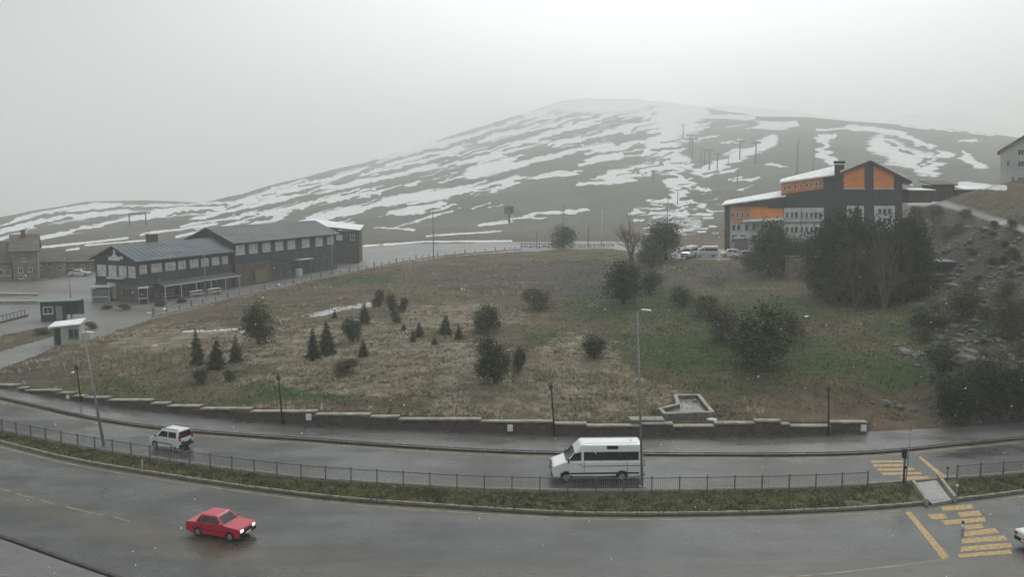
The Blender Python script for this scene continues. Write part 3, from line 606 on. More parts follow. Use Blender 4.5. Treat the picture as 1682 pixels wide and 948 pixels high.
# ------------------------------------------------------------------ sunken concrete basin behind the wall
zfl = max(Hs(*g(x, y, 1.3)[:2]) for x, y in ((1086,674),(1112,666),(1110,651),(1147,650),(1165,674),(1120,676),(1130,660)))+.03; zt = zfl+.30; print('basin', zfl)
outer = [(1081,677),(1111,664),(1106,648.5),(1147,648),(1170,676),(1168,679.5),(1091,683)]
bas = [(1084,672),(1114,665),(1110,650),(1147,649.5),(1170,677.5),(1092,680.5)]
P = np.array([g(x, y, zt) for x, y in bas]); c = P.mean(0); c[2] = 0
t = thing('water_basin', 'open L-shaped grey concrete basin just behind the retaining wall', 'basin', tuple(c)); cz = Hs(c[0], c[1]+1)
M_BAS = mat('rough_concrete', (.08, .078, .072), .7, scale=2.2, col2=(.19, .185, .175), bump=.3)
for i in range(len(P)):
    A_, B_ = P[i]-c, P[(i+1) % len(P)]-c; d = B_-A_; ln = np.hypot(d[0], d[1]); m_ = (A_+B_)/2
    part('wall_side', MB().box((m_[0], m_[1], zt-.75), (ln+.16, .2+.003*i, 1.5+.004*i), math.atan2(d[1], d[0])), M_BAS, t)
    part('rim', MB().box((m_[0], m_[1], zt+.03+.002*i), (ln+.2, .32, .08), math.atan2(d[1], d[0])), M_CAP, t)
b = MB().add([(p[0]-c[0], p[1]-c[1], zfl+.01) for p in P], [tuple(range(len(P)))]); part('floor_slab', b, mat('wet_grey_slab', (.16, .16, .165), .3, .2, 1.2), t)
for (x, y) in ((1141, 668), (1146, 661)): 
    q = g(x, y, zt-.7)-c; part('drain_box', MB().box((q[0], q[1], zfl+.1), (.35, .35, .2)), M_BAS, t)
t = thing('inlet_block', 'low mossy concrete block left of the basin', 'block', (*(g(1062, 690, 1.3)[:2]), .85)); part('block', MB().box((0, 0, .15), (2.6, .9, .75)), M_BAS, t, bevel=.03); part('lid', MB().box((0, 0, .55), (2.7, 1.0, .09)), M_KERB, t)
# ------------------------------------------------------------------ vehicles
M_GLASS = mat('dark_glass', (.010, .012, .013), .08, .2, 2, spec=.6)
M_TYRE = mat('tyre_rubber', (.014, .014, .014), .85, .2, 8)
M_RIM = mat('wheel_metal', (.32, .33, .34), .4, .1, 6, metal=.6)
M_TRIM = mat('black_trim', (.018, .018, .019), .6, .2, 6)
M_LAMP = bpy.data.materials.new('lit_headlight'); M_LAMP.use_nodes = True
_b = M_LAMP.node_tree.nodes['Principled BSDF']; _b.inputs['Base Color'].default_value = (.9, .9, .88, 1); _b.inputs['Emission Color'].default_value = (1, .98, .93, 1); _b.inputs['Emission Strength'].default_value = .8; _b.inputs['Roughness'].default_value = .15
M_LENS = mat('clear_lens', (.45, .46, .46), .12, .1, 3, spec=.7)
M_REDL = mat('red_lens', (.25, .012, .012), .2, .1, 3)
M_PLATE = mat('white_plate', (.62, .63, .63), .5, .05, 3)
def paint(name, c, rough=.28): return mat(name, c, rough, .05, 1.2, spec=.5, coat=.4)
def vehicle(name, label, cat_, s, pm, loc, rz, lit=False, group=None):
    L_, W = s['L'], s['W']; hw = W/2; r = s['r']; zb = s['clear']; t = thing(name, label, cat_, loc, rz, group)
    xf, xr = s['xf'], s['xr']; x0, x1 = -L_/2, L_/2
    def arch(xc, front): 
        pts = [(xc+math.cos(a)*(r+.06), r+math.sin(a)*(r+.06)) for a in np.linspace(math.radians(-8 if zb > r*.9 else -25), math.radians(188 if zb > r*.9 else 205), 9)]
        return [(x, max(z, zb)) for x, z in pts]
    poly_ = list(s['top'])+[(x0+.03, zb+.08)]+arch(xr, 0)[::-1]+arch(xf, 1)[::-1]+[(x1-.03, zb+.08)]   # top: front to rear
    poly_ = [p for i, p in enumerate(poly_) if i == 0 or math.dist(p, poly_[i-1]) > .01]
    body = part('body', MB().prism(poly_, -hw, hw), pm, t, bevel=s.get('bev', .06))
    part('underbody', MB().box((0, 0, zb+.16), (L_-.5, W-.34, .36)), M_TRIM, t)
    (cb0, ct0, ct1, cb1), zbelt, zroof = s['cab'], s['belt'], s['roof']; tw = hw-s['tumble']; zb_ = zbelt-.06
    v = [(cb0, -hw+.02, zb_), (cb1, -hw+.02, zb_), (cb1, hw-.02, zb_), (cb0, hw-.02, zb_), (ct0, -tw, zroof), (ct1, -tw, zroof), (ct1, tw, zroof), (ct0, tw, zroof)]
    part('cabin', MB().add(v, [(0, 1, 2, 3), (7, 6, 5, 4), (0, 4, 5, 1), (1, 5, 6, 2), (2, 6, 7, 3), (3, 7, 4, 0)]), pm, t, bevel=s.get('bevc', .07))
    def sp(x, z, sd):
        k = (z-zb_)/(zroof-zb_); y = (hw-.02)*(1-k)+tw*k; return (x, sd*(y+.006), z)
    for q in s['windows']:
        for sd in (-1, 1):
            pts = [sp(x, z, sd) for x, z in q]; inn = [(x, y-sd*.03, z) for x, y, z in pts]; n = len(pts)
            part('window', MB().add(pts+inn, [tuple(range(n)), tuple(range(2*n-1, n-1, -1))]+[(i, (i+1) % n, n+(i+1) % n, n+i) for i in range(n)]), M_GLASS, t)
    def screen(nm, xb, xt, sgn, z0, z1, m=M_GLASS, inset=.1):
        f = lambda z: (z-zb_)/(zroof-zb_); X = lambda z: xb+(xt-xb)*f(z)+sgn*.008; Y = lambda z: (hw-.02)*(1-f(z))+tw*f(z)-inset
        pts = [(X(z0), -Y(z0), z0), (X(z0), Y(z0), z0), (X(z1), Y(z1), z1), (X(z1), -Y(z1), z1)]; inn = [(x-sgn*.03, y, z) for x, y, z in pts]
        part(nm, MB().add(pts+inn, [(0, 1, 2, 3), (7, 6, 5, 4), (0, 4, 5, 1), (1, 5, 6, 2), (2, 6, 7, 3), (3, 7, 4, 0)]), m, t)
    screen('windscreen', cb1, ct1, 1, zbelt+.03, zroof-s.get('wtop', .09))
    screen('rear_window', cb0, ct0, -1, zbelt+.03, zroof-s.get('wtopr', .12))
    wheel_me = MB().cyl((0, -.1, 0), (0, .1, 0), r, r, 18).mesh('tyre', M_TYRE); rim_me = MB().cyl((0, -.108, 0), (0, .108, 0), r*.62, r*.62, 12).mesh('rim', M_RIM)
    for x in (xf, xr):
        for sd in (-1, 1):
            wv = inst('wheel', wheel_me, t, (x, sd*(hw-.11), r)); inst('rim', rim_me, wv)
    bz = s['bz']; part('front_bumper', MB().box((x1-.06, 0, bz), (.2, W-.04, .22)), s.get('bump', M_TRIM), t, bevel=.04); part('rear_bumper', MB().box((x0+.06, 0, bz), (.2, W-.04, .22)), s.get('bump', M_TRIM), t, bevel=.04)
    hz, hl = s['hl']; tz, th_ = s['tl']
    for sd in (-1, 1):
        part('headlight', MB().box((x1-.01, sd*(hw-.24), hz), (.08, .3, hl), 0, 0, 0), M_LAMP if lit else M_LENS, t, bevel=.02)
        part('tail_light', MB().box((x0+.01, sd*(hw-.13), tz), (.08, .2, th_)), M_REDL, t, bevel=.02)
        part('mirror', MB().box((cb1-.22, sd*(hw+.09), zbelt+.1), (.1, .18, .13*s.get('mir', 1))), s.get('mirm', pm), t, bevel=.03)
    part('grille', MB().box((x1-.0, 0, hz-.02), (.06, W-.82, hl*.8)), M_TRIM, t)
    part('number_plate', MB().box((x0-.045, 0, s.get('pz', bz+.02)), (.02, .5, .12)), M_PLATE, t); part('number_plate', MB().box((x1+.045, 0, bz), (.02, .5, .12)), M_PLATE, t)
    for xa, xb2 in s['doors']:
        for sd in (-1, 1):
            dz0, dz1 = zb+.16, zbelt-.06; d = part('door', MB().box(((xa+xb2)/2, sd*(hw+.002), (dz0+dz1)/2), (xb2-xa-.025, .012, dz1-dz0)), pm, t)
            part('handle', MB().box((xa+.14, sd*(hw+.02), dz1-.1), (.16, .03, .035)), M_TRIM, d)
    for xs, zs, ws, hs in s.get('strips', []):
        for sd in (-1, 1): part('side_strip', MB().box((xs, sd*(hw+.006), zs), (ws, .03, hs)), M_TRIM, t)
    return t
van = dict(L=6.2, W=2.0, r=.35, clear=.32, xf=2.15, xr=-1.6, belt=1.42, roof=2.56, tumble=.16, bev=.07, bevc=.13, bump=M_TRIM, bz=.5,
    top=[(3.1, .55), (3.1, .98), (2.98, 1.12), (2.2, 1.42), (-3.1, 1.42), (-3.1, .5)][::1], cab=(-3.08, -2.98, 1.1, 2.25),
    windows=[[(-2.72, 1.5), (.98, 1.5), (.98, 2.06), (-2.72, 2.06)], [(1.15, 1.5), (2.0, 1.5), (1.62, 1.98), (1.15, 2.06)]], wtop=.5, wtopr=.5, hl=(1.0, .26), tl=(1.25, .5), mir=2.2, mirm=M_TRIM,
    doors=[(1.08, 2.0)], strips=[(-.1, .62, 5.3, .1), (.3, .36, 3.0, .12), (-.9, 1.12, 4.2, .03), (-1.95, .98, .02, .85), (.95, 1.0, .02, .9)], pz=.8)
M_WV = paint('white_van_paint', (.62, .64, .65))
p = g(982, 793, 0)
v = vehicle('minibus', 'white high-roof minibus driving left on the far carriageway', 'minibus', van, M_WV, (p[0], p[1]+1.05, .002), R(180)+R(2))
for sd in (-1, 1): part('roof_rail', MB().box((-.9, sd*.62, 2.575), (3.6, .04, .035)), M_WV, v)
part('side_vent', MB().box((-.95, .905, 2.36), (.75, .04, .22), 0, R(-6)), M_TRIM, v)
for x in (-1.45, -.2): part('window_pillar', MB().box((x, .955, 1.78), (.05, .03, .58), 0, R(7)), M_TRIM, v); part('window_pillar', MB().box((x, -.955, 1.78), (.05, .03, .58), 0, R(-7)), M_TRIM, v)
sed = dict(L=4.25, W=1.66, r=.29, clear=.22, xf=1.33, xr=-1.2, belt=.92, roof=1.4, tumble=.2, bev=.035, bevc=.05, bz=.44,
    top=[(2.1, .3), (2.12, .72), (2.02, .82), (.85, .92), (-1.35, .93), (-2.05, .88), (-2.12, .8), (-2.12, .35)], cab=(-1.45, -1.0, .22, .92),
    windows=[[(-.92, .95), (-.3, .95), (-.3, 1.31), (-.86, 1.31)], [(-.24, .95), (.62, .95), (.15, 1.31), (-.24, 1.31)], [(-1.3, .95), (-.98, .95), (-.92, 1.29), (-1.02, 1.29)]], hl=(.66, .17), tl=(.72, .18),
    doors=[(-1.0, -.28), (-.26, .66)], strips=[(0, .52, 3.2, .05)])
M_RED = paint('red_car_paint', (.40, .004, .034), .34)
p = g(358, 884, 0)
red = vehicle('parked_car', 'red boxy saloon with lit headlights driving along the foreground carriageway', 'car', sed, M_RED, (p[0], p[1]+.55, .002), R(-19), True); red.name = 'saloon_car'; red.scale = (.86, .9, .92)
M_WC = paint('white_car_paint', (.55, .57, .58))
p = g(1668, 912, 0)
wc = vehicle('saloon_car', 'white car cut off by the right edge of the frame, near the foreground zebra', 'car', sed, M_WC, (p[0]+2.95, p[1]+.9, .002), R(8))
mpv = dict(L=3.5, W=1.6, r=.3, clear=.24, xf=1.08, xr=-1.02, belt=1.0, roof=1.66, tumble=.13, bev=.07, bevc=.1, bz=.45,
    top=[(1.72, .35), (1.75, .72), (1.6, .9), (.95, 1.02), (-1.74, 1.02), (-1.75, .35)], cab=(-1.73, -1.56, .32, 1.1),
    windows=[[(-.42, 1.05), (.72, 1.05), (.28, 1.5), (-.42, 1.5)], [(-1.42, 1.05), (-.52, 1.05), (-.52, 1.5), (-1.36, 1.5)]], hl=(.74, .2), tl=(1.1, .5), doors=[(-1.35, -.5), (-.46, .5)], strips=[(0, .55, 2.0, .08)], pz=.78, mirm=M_TRIM, wtopr=.14)
p = g(274, 741, 0)
w_ = vehicle('compact_van', 'small white compact van driving away left on the far carriageway', 'car', mpv, M_WC, (p[0], p[1]+.9, .002), R(180-24)); w_.scale = (.86, .92, .95)
part('tailgate_panel', MB().box((-1.765, 0, .68), (.02, 1.1, .2)), M_TRIM, w_)
for sd in (-1, 1): part('roof_rail', MB().box((-.7, sd*.58, 1.7), (1.7, .04, .04)), M_TRIM, w_)
def park(px, py, s, m, rz, name, lab, cat_='van', dz=0):
    q = gt(px, py); return vehicle(name, lab, cat_, s, m, (q[0], q[1]+.9, q[2]+.01+dz), rz, group='vehicles parked by the orange hotel' if px > 900 else None)
_v = park(1134, 424, van, M_WV, R(238), 'parked_van', 'white van, leftmost of the vehicles parked left of the orange hotel')
_v2 = park(1163, 423, van, paint('silver_paint', (.50, .50, .53)), R(178), 'parked_van', 'silver grey van parked between the two white vehicles by the orange hotel'); _v.scale = (.9, .9, .95); _v2.scale = (.72, .9, .9)
park(1200, 423, mpv, M_WC, R(176), 'parked_car', 'small white car parked at the left front corner of the orange hotel', 'car')
park(1221, 426, mpv, paint('pinkish_grey_paint', (.30, .27, .28)), R(200), 'parked_car', 'grey car partly hidden by the dark bush at the orange hotel', 'car')
park(128, 454, sed, M_WC, R(10), 'parked_car', 'pale car parked on the plaza left of the gabled restaurant building', 'car')
# ------------------------------------------------------------------ buildings
class Face:
    """upright plane through one photo point at depth Y, turned by rz; gives (u, z) on it"""
    def __init__(s, px, Y, rz): s.o = at(px, 400, Y)[:2]; s.rz = rz; s.d = np.array([math.cos(rz), math.sin(rz)]); s.n = np.array([-s.d[1], s.d[0]])
    def __call__(s, px, py): r = ray(px, py); t = (s.o @ s.n)/(r[:2] @ s.n); p = r*t; return float((p[:2]-s.o) @ s.d), CAMH+p[2]
M_PANE = mat('window_glass', (.03, .034, .037), .15, .2, 2, spec=.6)
M_CURT = mat('curtained_window', (.30, .31, .31), .4, scale=1.6, col2=(.58, .59, .58))
M_FRM = mat('white_window_frame', (.42, .43, .43), .6, .1, 3)
M_FRD = mat('grey_window_frame', (.14, .145, .15), .6, .1, 3)
M_SLATE = mat('blue_grey_roof', (.065, .088, .105), .7, scale=.8, col2=(.12, .15, .17), stretch=(.25, 1, 1))
M_SLATE2 = mat('grey_metal_roof', (.085, .095, .10), .7, scale=.6, col2=(.145, .155, .16), stretch=(.25, 1, 1))
M_SIDE = mat('dark_timber_wall', (.030, .038, .045), .8, scale=1.5, col2=(.065, .075, .085), stretch=(3, 3, .3))
M_TEAL = mat('dark_grey_green_wall', (.040, .046, .043), .8, scale=.8, col2=(.075, .082, .076))
M_BRNW = mat('brown_stone_wall', (.045, .038, .031), .9, scale=3.5, col2=(.15, .125, .10), bump=.4)
M_STUC = mat('pale_render', (.42, .44, .44), .85, scale=.8, col2=(.58, .59, .59))
M_ORG = mat('orange_cladding', (.62, .200, .052), .75, scale=.7, col2=(.74, .27, .08))
M_DKW = mat('dark_slate_cladding', (.028, .030, .036), .75, scale=.8, col2=(.056, .056, .062))
M_SNOW = mat('roof_snow', (.60, .62, .63), .8, scale=.8, col2=(.78, .79, .80))
M_WOOD = mat('dark_wood', (.05, .038, .028), .85, scale=2, col2=(.10, .075, .055), stretch=(6, 6, .5))
M_CHAL = mat('chalet_roof', (.085, .075, .070), .85, scale=.8, col2=(.14, .125, .115), stretch=(.4, 1, 1))
def window(parent, axis, a, z, w_, h, off, n=2, fm=None, pm=None, rows=1, sgn=-1):
    """axis 'y': on a wall in the local x-z plane whose outer face is at y=off; axis 'x': on a wall in the y-z plane at x=off"""
    d = sgn
    def bx(mb, ca, cz, wa, hz, depth, out):
        if axis == 'y': mb.box((ca, off+d*out, cz), (wa, depth, hz))
        else: mb.box((off+d*out, ca, cz), (depth, wa, hz))
    f = MB(); bx(f, a, z, w_+.14, h+.14, .10, .03); fo = part('window', f, fm or M_FRM, parent)
    pb = MB(); pw = w_/n-.07; ph = h/rows-.06
    for i in range(n):
        for j in range(rows): bx(pb, a-w_/2+(i+.5)*w_/n, z-h/2+(j+.5)*h/rows, pw, ph, .04, .075)
    part('pane', pb, pm or M_PANE, fo); s = MB(); bx(s, a, z-h/2-.1, w_+.3, .07, .2, .1); part('sill', s, fm or M_FRM, fo); return fo
def gable_block(root, x0, x1, y0, y1, ze, zr, wall, roofm, over=.6, snow=None, roofname='roof', z0=-.6, th=.18):
    """walls with two gables, ridge along x"""
    ym = (y0+y1)/2; prof = [(y0, z0), (y1, z0), (y1, ze), (ym, zr), (y0, ze)]
    v = [(x, y, z) for x in (x0, x1) for y, z in prof]; f = [(4, 3, 2, 1, 0), (5, 6, 7, 8, 9)]+[(i, (i+1) % 5, 5+(i+1) % 5, 5+i) for i in range(5)]
    part('wall', MB().add(v, f), wall, root); sl = (zr-ze)/(ym-y0); b = MB(); e = ze-sl*over
    pr = [(y0-over, e), (ym, zr), (y1+over, e), (y1+over, e+th), (ym, zr+th*1.15), (y0-over, e+th)]
    X0, X1 = x0-over, x1+over; v = [(x, y, z+.01) for x in (X0, X1) for y, z in pr]; n = 6
    b.add(v, [(5, 4, 3, 2, 1, 0)[::1], (6, 7, 8, 9, 10, 11)]+[(i, (i+1) % n, n+(i+1) % n, n+i) for i in range(n)]); ro = part(roofname, b, roofm, root)
    # standing seams on the visible slope, joined: too fine to pick apart
    sb = MB(); k = int((X1-X0)/1.1)
    for i in range(1, k):
        x = X0+(X1-X0)*i/k; A_ = Vector((x, y0-over, e+th+.04)); B_ = Vector((x, ym, zr+th*1.15+.03)); sb.cyl(A_, B_, .035, .035, 4, False)
    so = part('roof_seams', sb, roofm, ro); so['kind'] = 'stuff'
    b = MB().box(((X0+X1)/2, y0-over-.03, e+.06), (X1-X0, .12, .26)); part('fascia', b, M_SIDE, ro)
    return ro
# --- long restaurant building at the left: local x along the facade (away from the camera), y into the building
A0 = g(228, 499.5, .2); U = np.array([.41, .912]); az = math.atan2(U[1], U[0])
t = thing('restaurant_building', 'long two storey restaurant building with blue grey roof and white emblem on its gable', 'building', tuple(A0), az)
za = -.2
gable_block(t, 0, 21.5, 0, 9.6, 7.2, 9.3, M_SIDE, M_SLATE, .7)
part('base_wall', MB().box((10.75, -.06, 1.25), (21.5, .16, 3.3)), M_BRNW, t); part('base_wall', MB().box((-.06, 4.8, 1.45), (.16, 9.6, 3.5)), M_BRNW, t)
part('floor_band', MB().box((10.7, -.09, 3.75), (21.6, .2, 1.6)), M_TEAL, t)
for x, w_ in ((1.2, 1.5), (4.0, 2.3), (7.0, 2.3), (9.6, 1.8), (12.4, 2.0), (15.0, 1.9), (17.6, 1.9), (20, 1.5)): window(t, 'y', x, 5.6, w_, 1.5, 0, 3, M_FRD, M_CURT)
for y, w_ in ((1.1, 1.4), (3.2, 1.6), (5.5, 1.7), (8.0, 1.9)): window(t, 'x', y, 5.25, w_, 1.7, 0, 2, M_FRM, M_CURT)
window(t, 'x', 5.8, 2.0, 1.7, 2.4, -.14, 2, M_FRM, M_CURT); window(t, 'x', 2.2, 1.7, 2.2, 1.5, -.14, 3, M_FRD, M_PANE)
for x in (2.0, 5.4, 8.8, 12.2, 15.6, 19): window(t, 'y', x, 1.5, 2.6, 1.9, -.14, 2, M_FRD, M_PANE)
part('gable_ledge', MB().box((-.35, 4.6, 4.1), (.6, 3.6, .22)), M_STUC, t)
em = MB(); em.box((-.12, 4.9, 7.3), (.08, 2.6, .62)); em.box((-.12, 3.3, 7.5), (.08, .8, .5))
part('sign_plate', em, mat('white_sign', (.45, .47, .50), .5, scale=3, col2=(.60, .62, .65)), t)
b = MB(); b.add([(-.12, 5.4, 7.65), (-.12, 4.0, 7.65), (-.12, 4.5, 8.1), (-.12, 4.55, 8.75), (-.12, 4.95, 8.8), (-.12, 5.0, 8.1), (-.2, 5.4, 7.65), (-.2, 4.0, 7.65), (-.2, 4.5, 8.1), (-.2, 4.55, 8.75), (-.2, 4.95, 8.8), (-.2, 5.0, 8.1)],
    [(0, 1, 2, 3, 4, 5), (11, 10, 9, 8, 7, 6)]+[(i, (i+1) % 6, 6+(i+1) % 6, 6+i) for i in range(6)]); part('sign_emblem', b, mat('white_emblem', (.55, .57, .60), .5), t)
part('chimney', MB().box((8.6, 5.6, 9.6), (1.5, 1.3, 2.6)), M_BRNW, t); part('chimney_cap', MB().box((8.6, 5.6, 10.95), (1.8, 1.6, .16)), M_STUC, t)
aw = MB(); aw.add([(3.2, -.2, 3.25), (21.3, -.2, 3.25), (21.3, -2.5, 2.7), (3.2, -2.5, 2.7), (3.2, -.2, 3.33), (21.3, -.2, 3.33), (21.3, -2.5, 2.78), (3.2, -2.5, 2.78)], [(0, 1, 2, 3), (7, 6, 5, 4), (0, 4, 5, 1), (1, 5, 6, 2), (2, 6, 7, 3), (3, 7, 4, 0)])
part('awning', aw, mat('green_awning', (.03, .055, .05), .7, scale=1, col2=(.06, .085, .08)), t); part('awning_edge', MB().box((12.2, -2.52, 2.68), (18.2, .06, .22)), M_FRM, t)
for x in (3.4, 6.9, 10.4, 13.9, 17.5, 21.1): part('awning_post', MB().box((x, -2.4, 1.3), (.12, .12, 2.7)), M_FRM, t)
t.name = 'restaurant_building'
B0 = A0+np.array([*(U*22.6), 0]); t2 = thing('shop_building', 'long grey building with row of curtained upper windows and dull metal roof behind the restaurant', 'building', tuple(B0), az)
gable_block(t2, 0, 32, 0, 12, 8.7, 11.2, M_SIDE, M_SLATE2, .7)
part('base_wall', MB().box((5, -.08, 2.2), (10, .2, 4.6)), M_BRNW, t2); part('floor_band', MB().box((21, -.07, 5.0), (22, .18, 1.5)), M_TEAL, t2)
for x in (1.6, 5.2, 9.0, 12.8, 16.6, 21.2, 25.8, 29.8): window(t2, 'y', x, 7.2, 2.3, 1.7, 0, 3, M_FRM if x < 26 else M_FRD, M_CURT)
for x, w_ in ((11.5, 1.5), (13.8, 1.4), (17.5, 2.6), (21.5, 2.2), (25.5, 1.4), (28.2, 1.3), (30.6, 1.2)): window(t2, 'y', x, 2.2, w_, 3.0, 0, 2, M_FRD, M_PANE)
part('canopy', MB().box((19.5, -.9, 4.0), (4.2, 1.7, .16)), M_STUC, t2)
part('kiosk_panel', MB().box((18.2, -.5, 1.2), (1.2, .9, 1.8)), M_STUC, t2)
part('tree_trellis', MB().box((6.5, -.6, 1.8), (3.6, .3, 2.6)), mat('brown_lattice', (.10, .085, .05), .9, scale=3, col2=(.2, .17, .10), stretch=(4, 4, 1)), t2)
C1 = at(548, 437, 202); C1[2] = 0.6; t3 = thing('annex_building', 'dark block with snow covered flat roof at the right end of the long building', 'building', tuple(C1), R(4))
part('wall', MB().box((3.0, 4, 3.6), (6.0, 8, 8.0)), M_TEAL, t3); part('wall', MB().box((-3.2, 6.5, 4.0), (6.4, 9, 8.2)), M_SIDE, t3)
b = MB().add([(-6.6, -.8, 9.35), (6.6, -.8, 7.9), (6.6, 8.6, 8.6), (-6.6, 11, 10.1), (-6.6, -.8, 9.6), (6.6, -.8, 8.15), (6.6, 8.6, 8.85), (-6.6, 11, 10.35)], [(0, 1, 2, 3), (7, 6, 5, 4), (0, 4, 5, 1), (1, 5, 6, 2), (2, 6, 7, 3), (3, 7, 4, 0)]); rf = part('roof', b, M_WOOD, t3)
b = MB().add([(-6.5, -.7, 9.61), (6.5, -.7, 8.17), (6.5, 8.5, 8.87), (-6.5, 10.9, 10.37), (-6.5, -.7, 9.72), (6.5, -.7, 8.3), (6.5, 8.5, 9.0), (-6.5, 10.9, 10.5)], [(0, 1, 2, 3), (7, 6, 5, 4), (0, 4, 5, 1), (1, 5, 6, 2), (2, 6, 7, 3), (3, 7, 4, 0)]); part('snow', b, M_SNOW, rf)
window(t3, 'y', 1.4, 6.5, 1.5, 1.1, 0, 2, M_STUC, M_CURT); window(t3, 'y', 4.6, 6.5, .9, 1.2, 0, 2, M_STUC, M_PANE); part('corner_post', MB().box((5.9, -.1, 3.7), (.35, .35, 7.6)), M_WOOD, t3)
# small stalls and umbrellas in front of the restaurant
def stall(px, py, w_, h, name, label, body, roofm, cat_, rz=0, dz=.3):
    q = gt(px, py); t = thing(name, label, cat_, tuple(q), rz)
    part('body', MB().box((0, .8, h*.36), (w_*.86, 1.6, h*.72)), body, t); part('roof', MB().box((0, .8, h*.86), (w_*1.12, 2.1, .22)), roofm, t, bevel=.05)
    for x in (-w_*.45, w_*.45): part('post', MB().box((x, -.1, h*.42), (.09, .09, h*.84)), M_FRM, t)
    part('counter', MB().box((0, -.12, h*.3), (w_*.8, .22, .12)), M_STUC, t); return t
stall(166, 497, 3.0, 3.0, 'food_stall', 'white canopied stall at the left corner of the restaurant gable', M_FRD, mat('white_canvas', (.5, .51, .5), .7), 'stall', R(10))
stall(236, 499, 1.5, 3.0, 'ice_cart', 'small white striped cart at the near corner of the restaurant', M_DKW, mat('white_canvas_top', (.45, .45, .46), .7), 'cart', R(20))
for px, py, lab in ((272, 484, 'pale bench set under the awning at its near end'), (322, 480, 'white bench set under the middle of the awning'), (352, 476, 'white bench set near the far end of the awning')):
    q = gt(px, py+7); t = thing('picnic_bench', lab, 'bench', tuple(q), az, 'benches under the restaurant awning'); mm = mat('pale_bench', (.3, .3, .3), .7, scale=3, col2=(.5, .48, .48))
    part('table_top', MB().box((0, 0, .95), (2.6, .9, .1)), mm, t); part('seat', MB().box((0, -.8, .5), (2.6, .35, .08)), mm, t); part('side_panel', MB().box((0, .3, .6), (2.4, .1, .7)), mm, t)
    for x in (-1, 1): part('leg', MB().box((x, 0, .45), (.1, .8, .9)), mm, t)
q = gt(392, 467); t = thing('parasol', 'blue parasol between the restaurant and the brown walled shop front', 'parasol', tuple(q)); mb_ = mat('blue_canvas', (.06, .12, .21), .7, scale=2, col2=(.10, .18, .28))
b = MB(); n = 8; b.v = [(0, 0, 3.3)]+[(1.7*math.cos(2*math.pi*i/n), 1.7*math.sin(2*math.pi*i/n), 2.6) for i in range(n)]+[(0, 0, 3.2)]; b.f = [(0, 1+i, 1+(i+1) % n) for i in range(n)]+[(n+1, 1+(i+1) % n, 1+i) for i in range(n)]
part('canopy', b, mb_, t); part('pole', MB().cyl((0, 0, 0), (0, 0, 3.3), .05), M_STEEL, t)
# booth by the driveway
q = g(116, 566, .3); q[2] = Hs(q[0], q[1]+.5); t = thing('guard_booth', 'small white guard booth with slanted snowy roof beside the driveway', 'booth', tuple(q), R(12))
part('wall', MB().box((0, 1, 1.1), (2.1, 2.0, 2.3)), mat('cream_booth_wall', (.30, .30, .27), .8, scale=2, col2=(.40, .40, .36)), t); part('wall', MB().box((-1.5, 1.1, 1.0), (.9, 1.7, 2.1)), M_FRD, t)
b = MB().add([(-2.3, -.5, 2.2), (1.3, -.3, 2.45), (1.3, 2.4, 2.75), (-2.3, 2.4, 2.4), (-2.3, -.5, 2.36), (1.3, -.3, 2.62), (1.3, 2.4, 2.92), (-2.3, 2.4, 2.56)], [(0, 1, 2, 3), (7, 6, 5, 4), (0, 4, 5, 1), (1, 5, 6, 2), (2, 6, 7, 3), (3, 7, 4, 0)]); part('roof', b, M_SNOW, t)
window(t, 'y', .15, 1.4, .5, 1.0, 0, 1, M_FRD, M_PANE); window(t, 'y', .72, 1.4, .4, 1.0, 0, 1, M_FRD, M_PANE); part('door', MB().box((-1.45, .2, 1.0), (.6, .06, 1.8)), M_DKW, t)
q = gt(140, 561); t = thing('utility_cabinet', 'low white cabinet just right of the guard booth', 'cabinet', tuple(q), R(10)); part('case', MB().box((0, .3, .5), (1.3, .6, 1.0)), M_STUC, t, bevel=.03); part('lid', MB().box((0, .3, 1.04), (1.45, .75, .08)), M_WHITE, t)
# green kiosk and low plaza walls at far left
q = gt(84, 528); t = thing('green_kiosk', 'dark green kiosk with pale green flat roof on the left plaza', 'kiosk', tuple(q), R(18)); mg = mat('dark_green_panel', (.022, .045, .036), .7, scale=1.5, col2=(.05, .085, .07))
part('wall', MB().box((.2, 1.2, 1.3), (3.0, 2.2, 2.8)), mg, t); part('roof', MB().box((1.1, 1.2, 2.85), (5.6, 2.8, .14)), mat('pale_green_roof', (.15, .22, .19), .6), t); part('side_screen', MB().box((2.9, 1.6, 1.7), (2.4, .2, 2.1)), mg, t)
window(t, 'y', -.3, 1.6, 1.1, .9, 0, 2, M_STUC, M_PANE); part('door', MB().box((1.1, -.04, 1.1), (.8, .06, 2.1)), mat('grey_door', (.2, .21, .21), .6), t)
for (xa, ya, xb, yb, hgt, lab) in ((-60, 487, 62, 486, .5, 'far low grey wall across the left plaza'), (-60, 500, 62, 499, .5, 'near low grey wall across the left plaza, in front of the other')):
    a_, b_ = gt(xa, ya), gt(xb, yb); d = b_-a_; m_ = (a_+b_)/2; t = thing('plaza_wall', lab, 'wall', tuple(m_), math.atan2(d[1], d[0])); part('wall_body', MB().box((0, 0, hgt/2), (np.hypot(d[0], d[1]), .3, hgt)), M_KERB, t); part('coping', MB().box((0, 0, hgt+.04), (np.hypot(d[0], d[1])+.1, .42, .09)), M_STUC, t)
a_, b_ = gt(-40, 542), gt(44, 520); d = b_-a_; ln = float(np.hypot(d[0], d[1])); t = thing('plaza_railing', 'low slatted railing climbing across the left plaza', 'railing', tuple(a_), math.atan2(d[1], d[0]))
sl = (b_[2]-a_[2])/ln
part('rail', MB().box((ln/2, 0, 1.05+sl*ln/2), (ln, .06, .08), 0, 0, -math.atan(sl)), M_STEELD, t); part('kerb', MB().box((ln/2, -.1, .1+sl*ln/2), (ln, .3, .3)), M_KERBD, t)
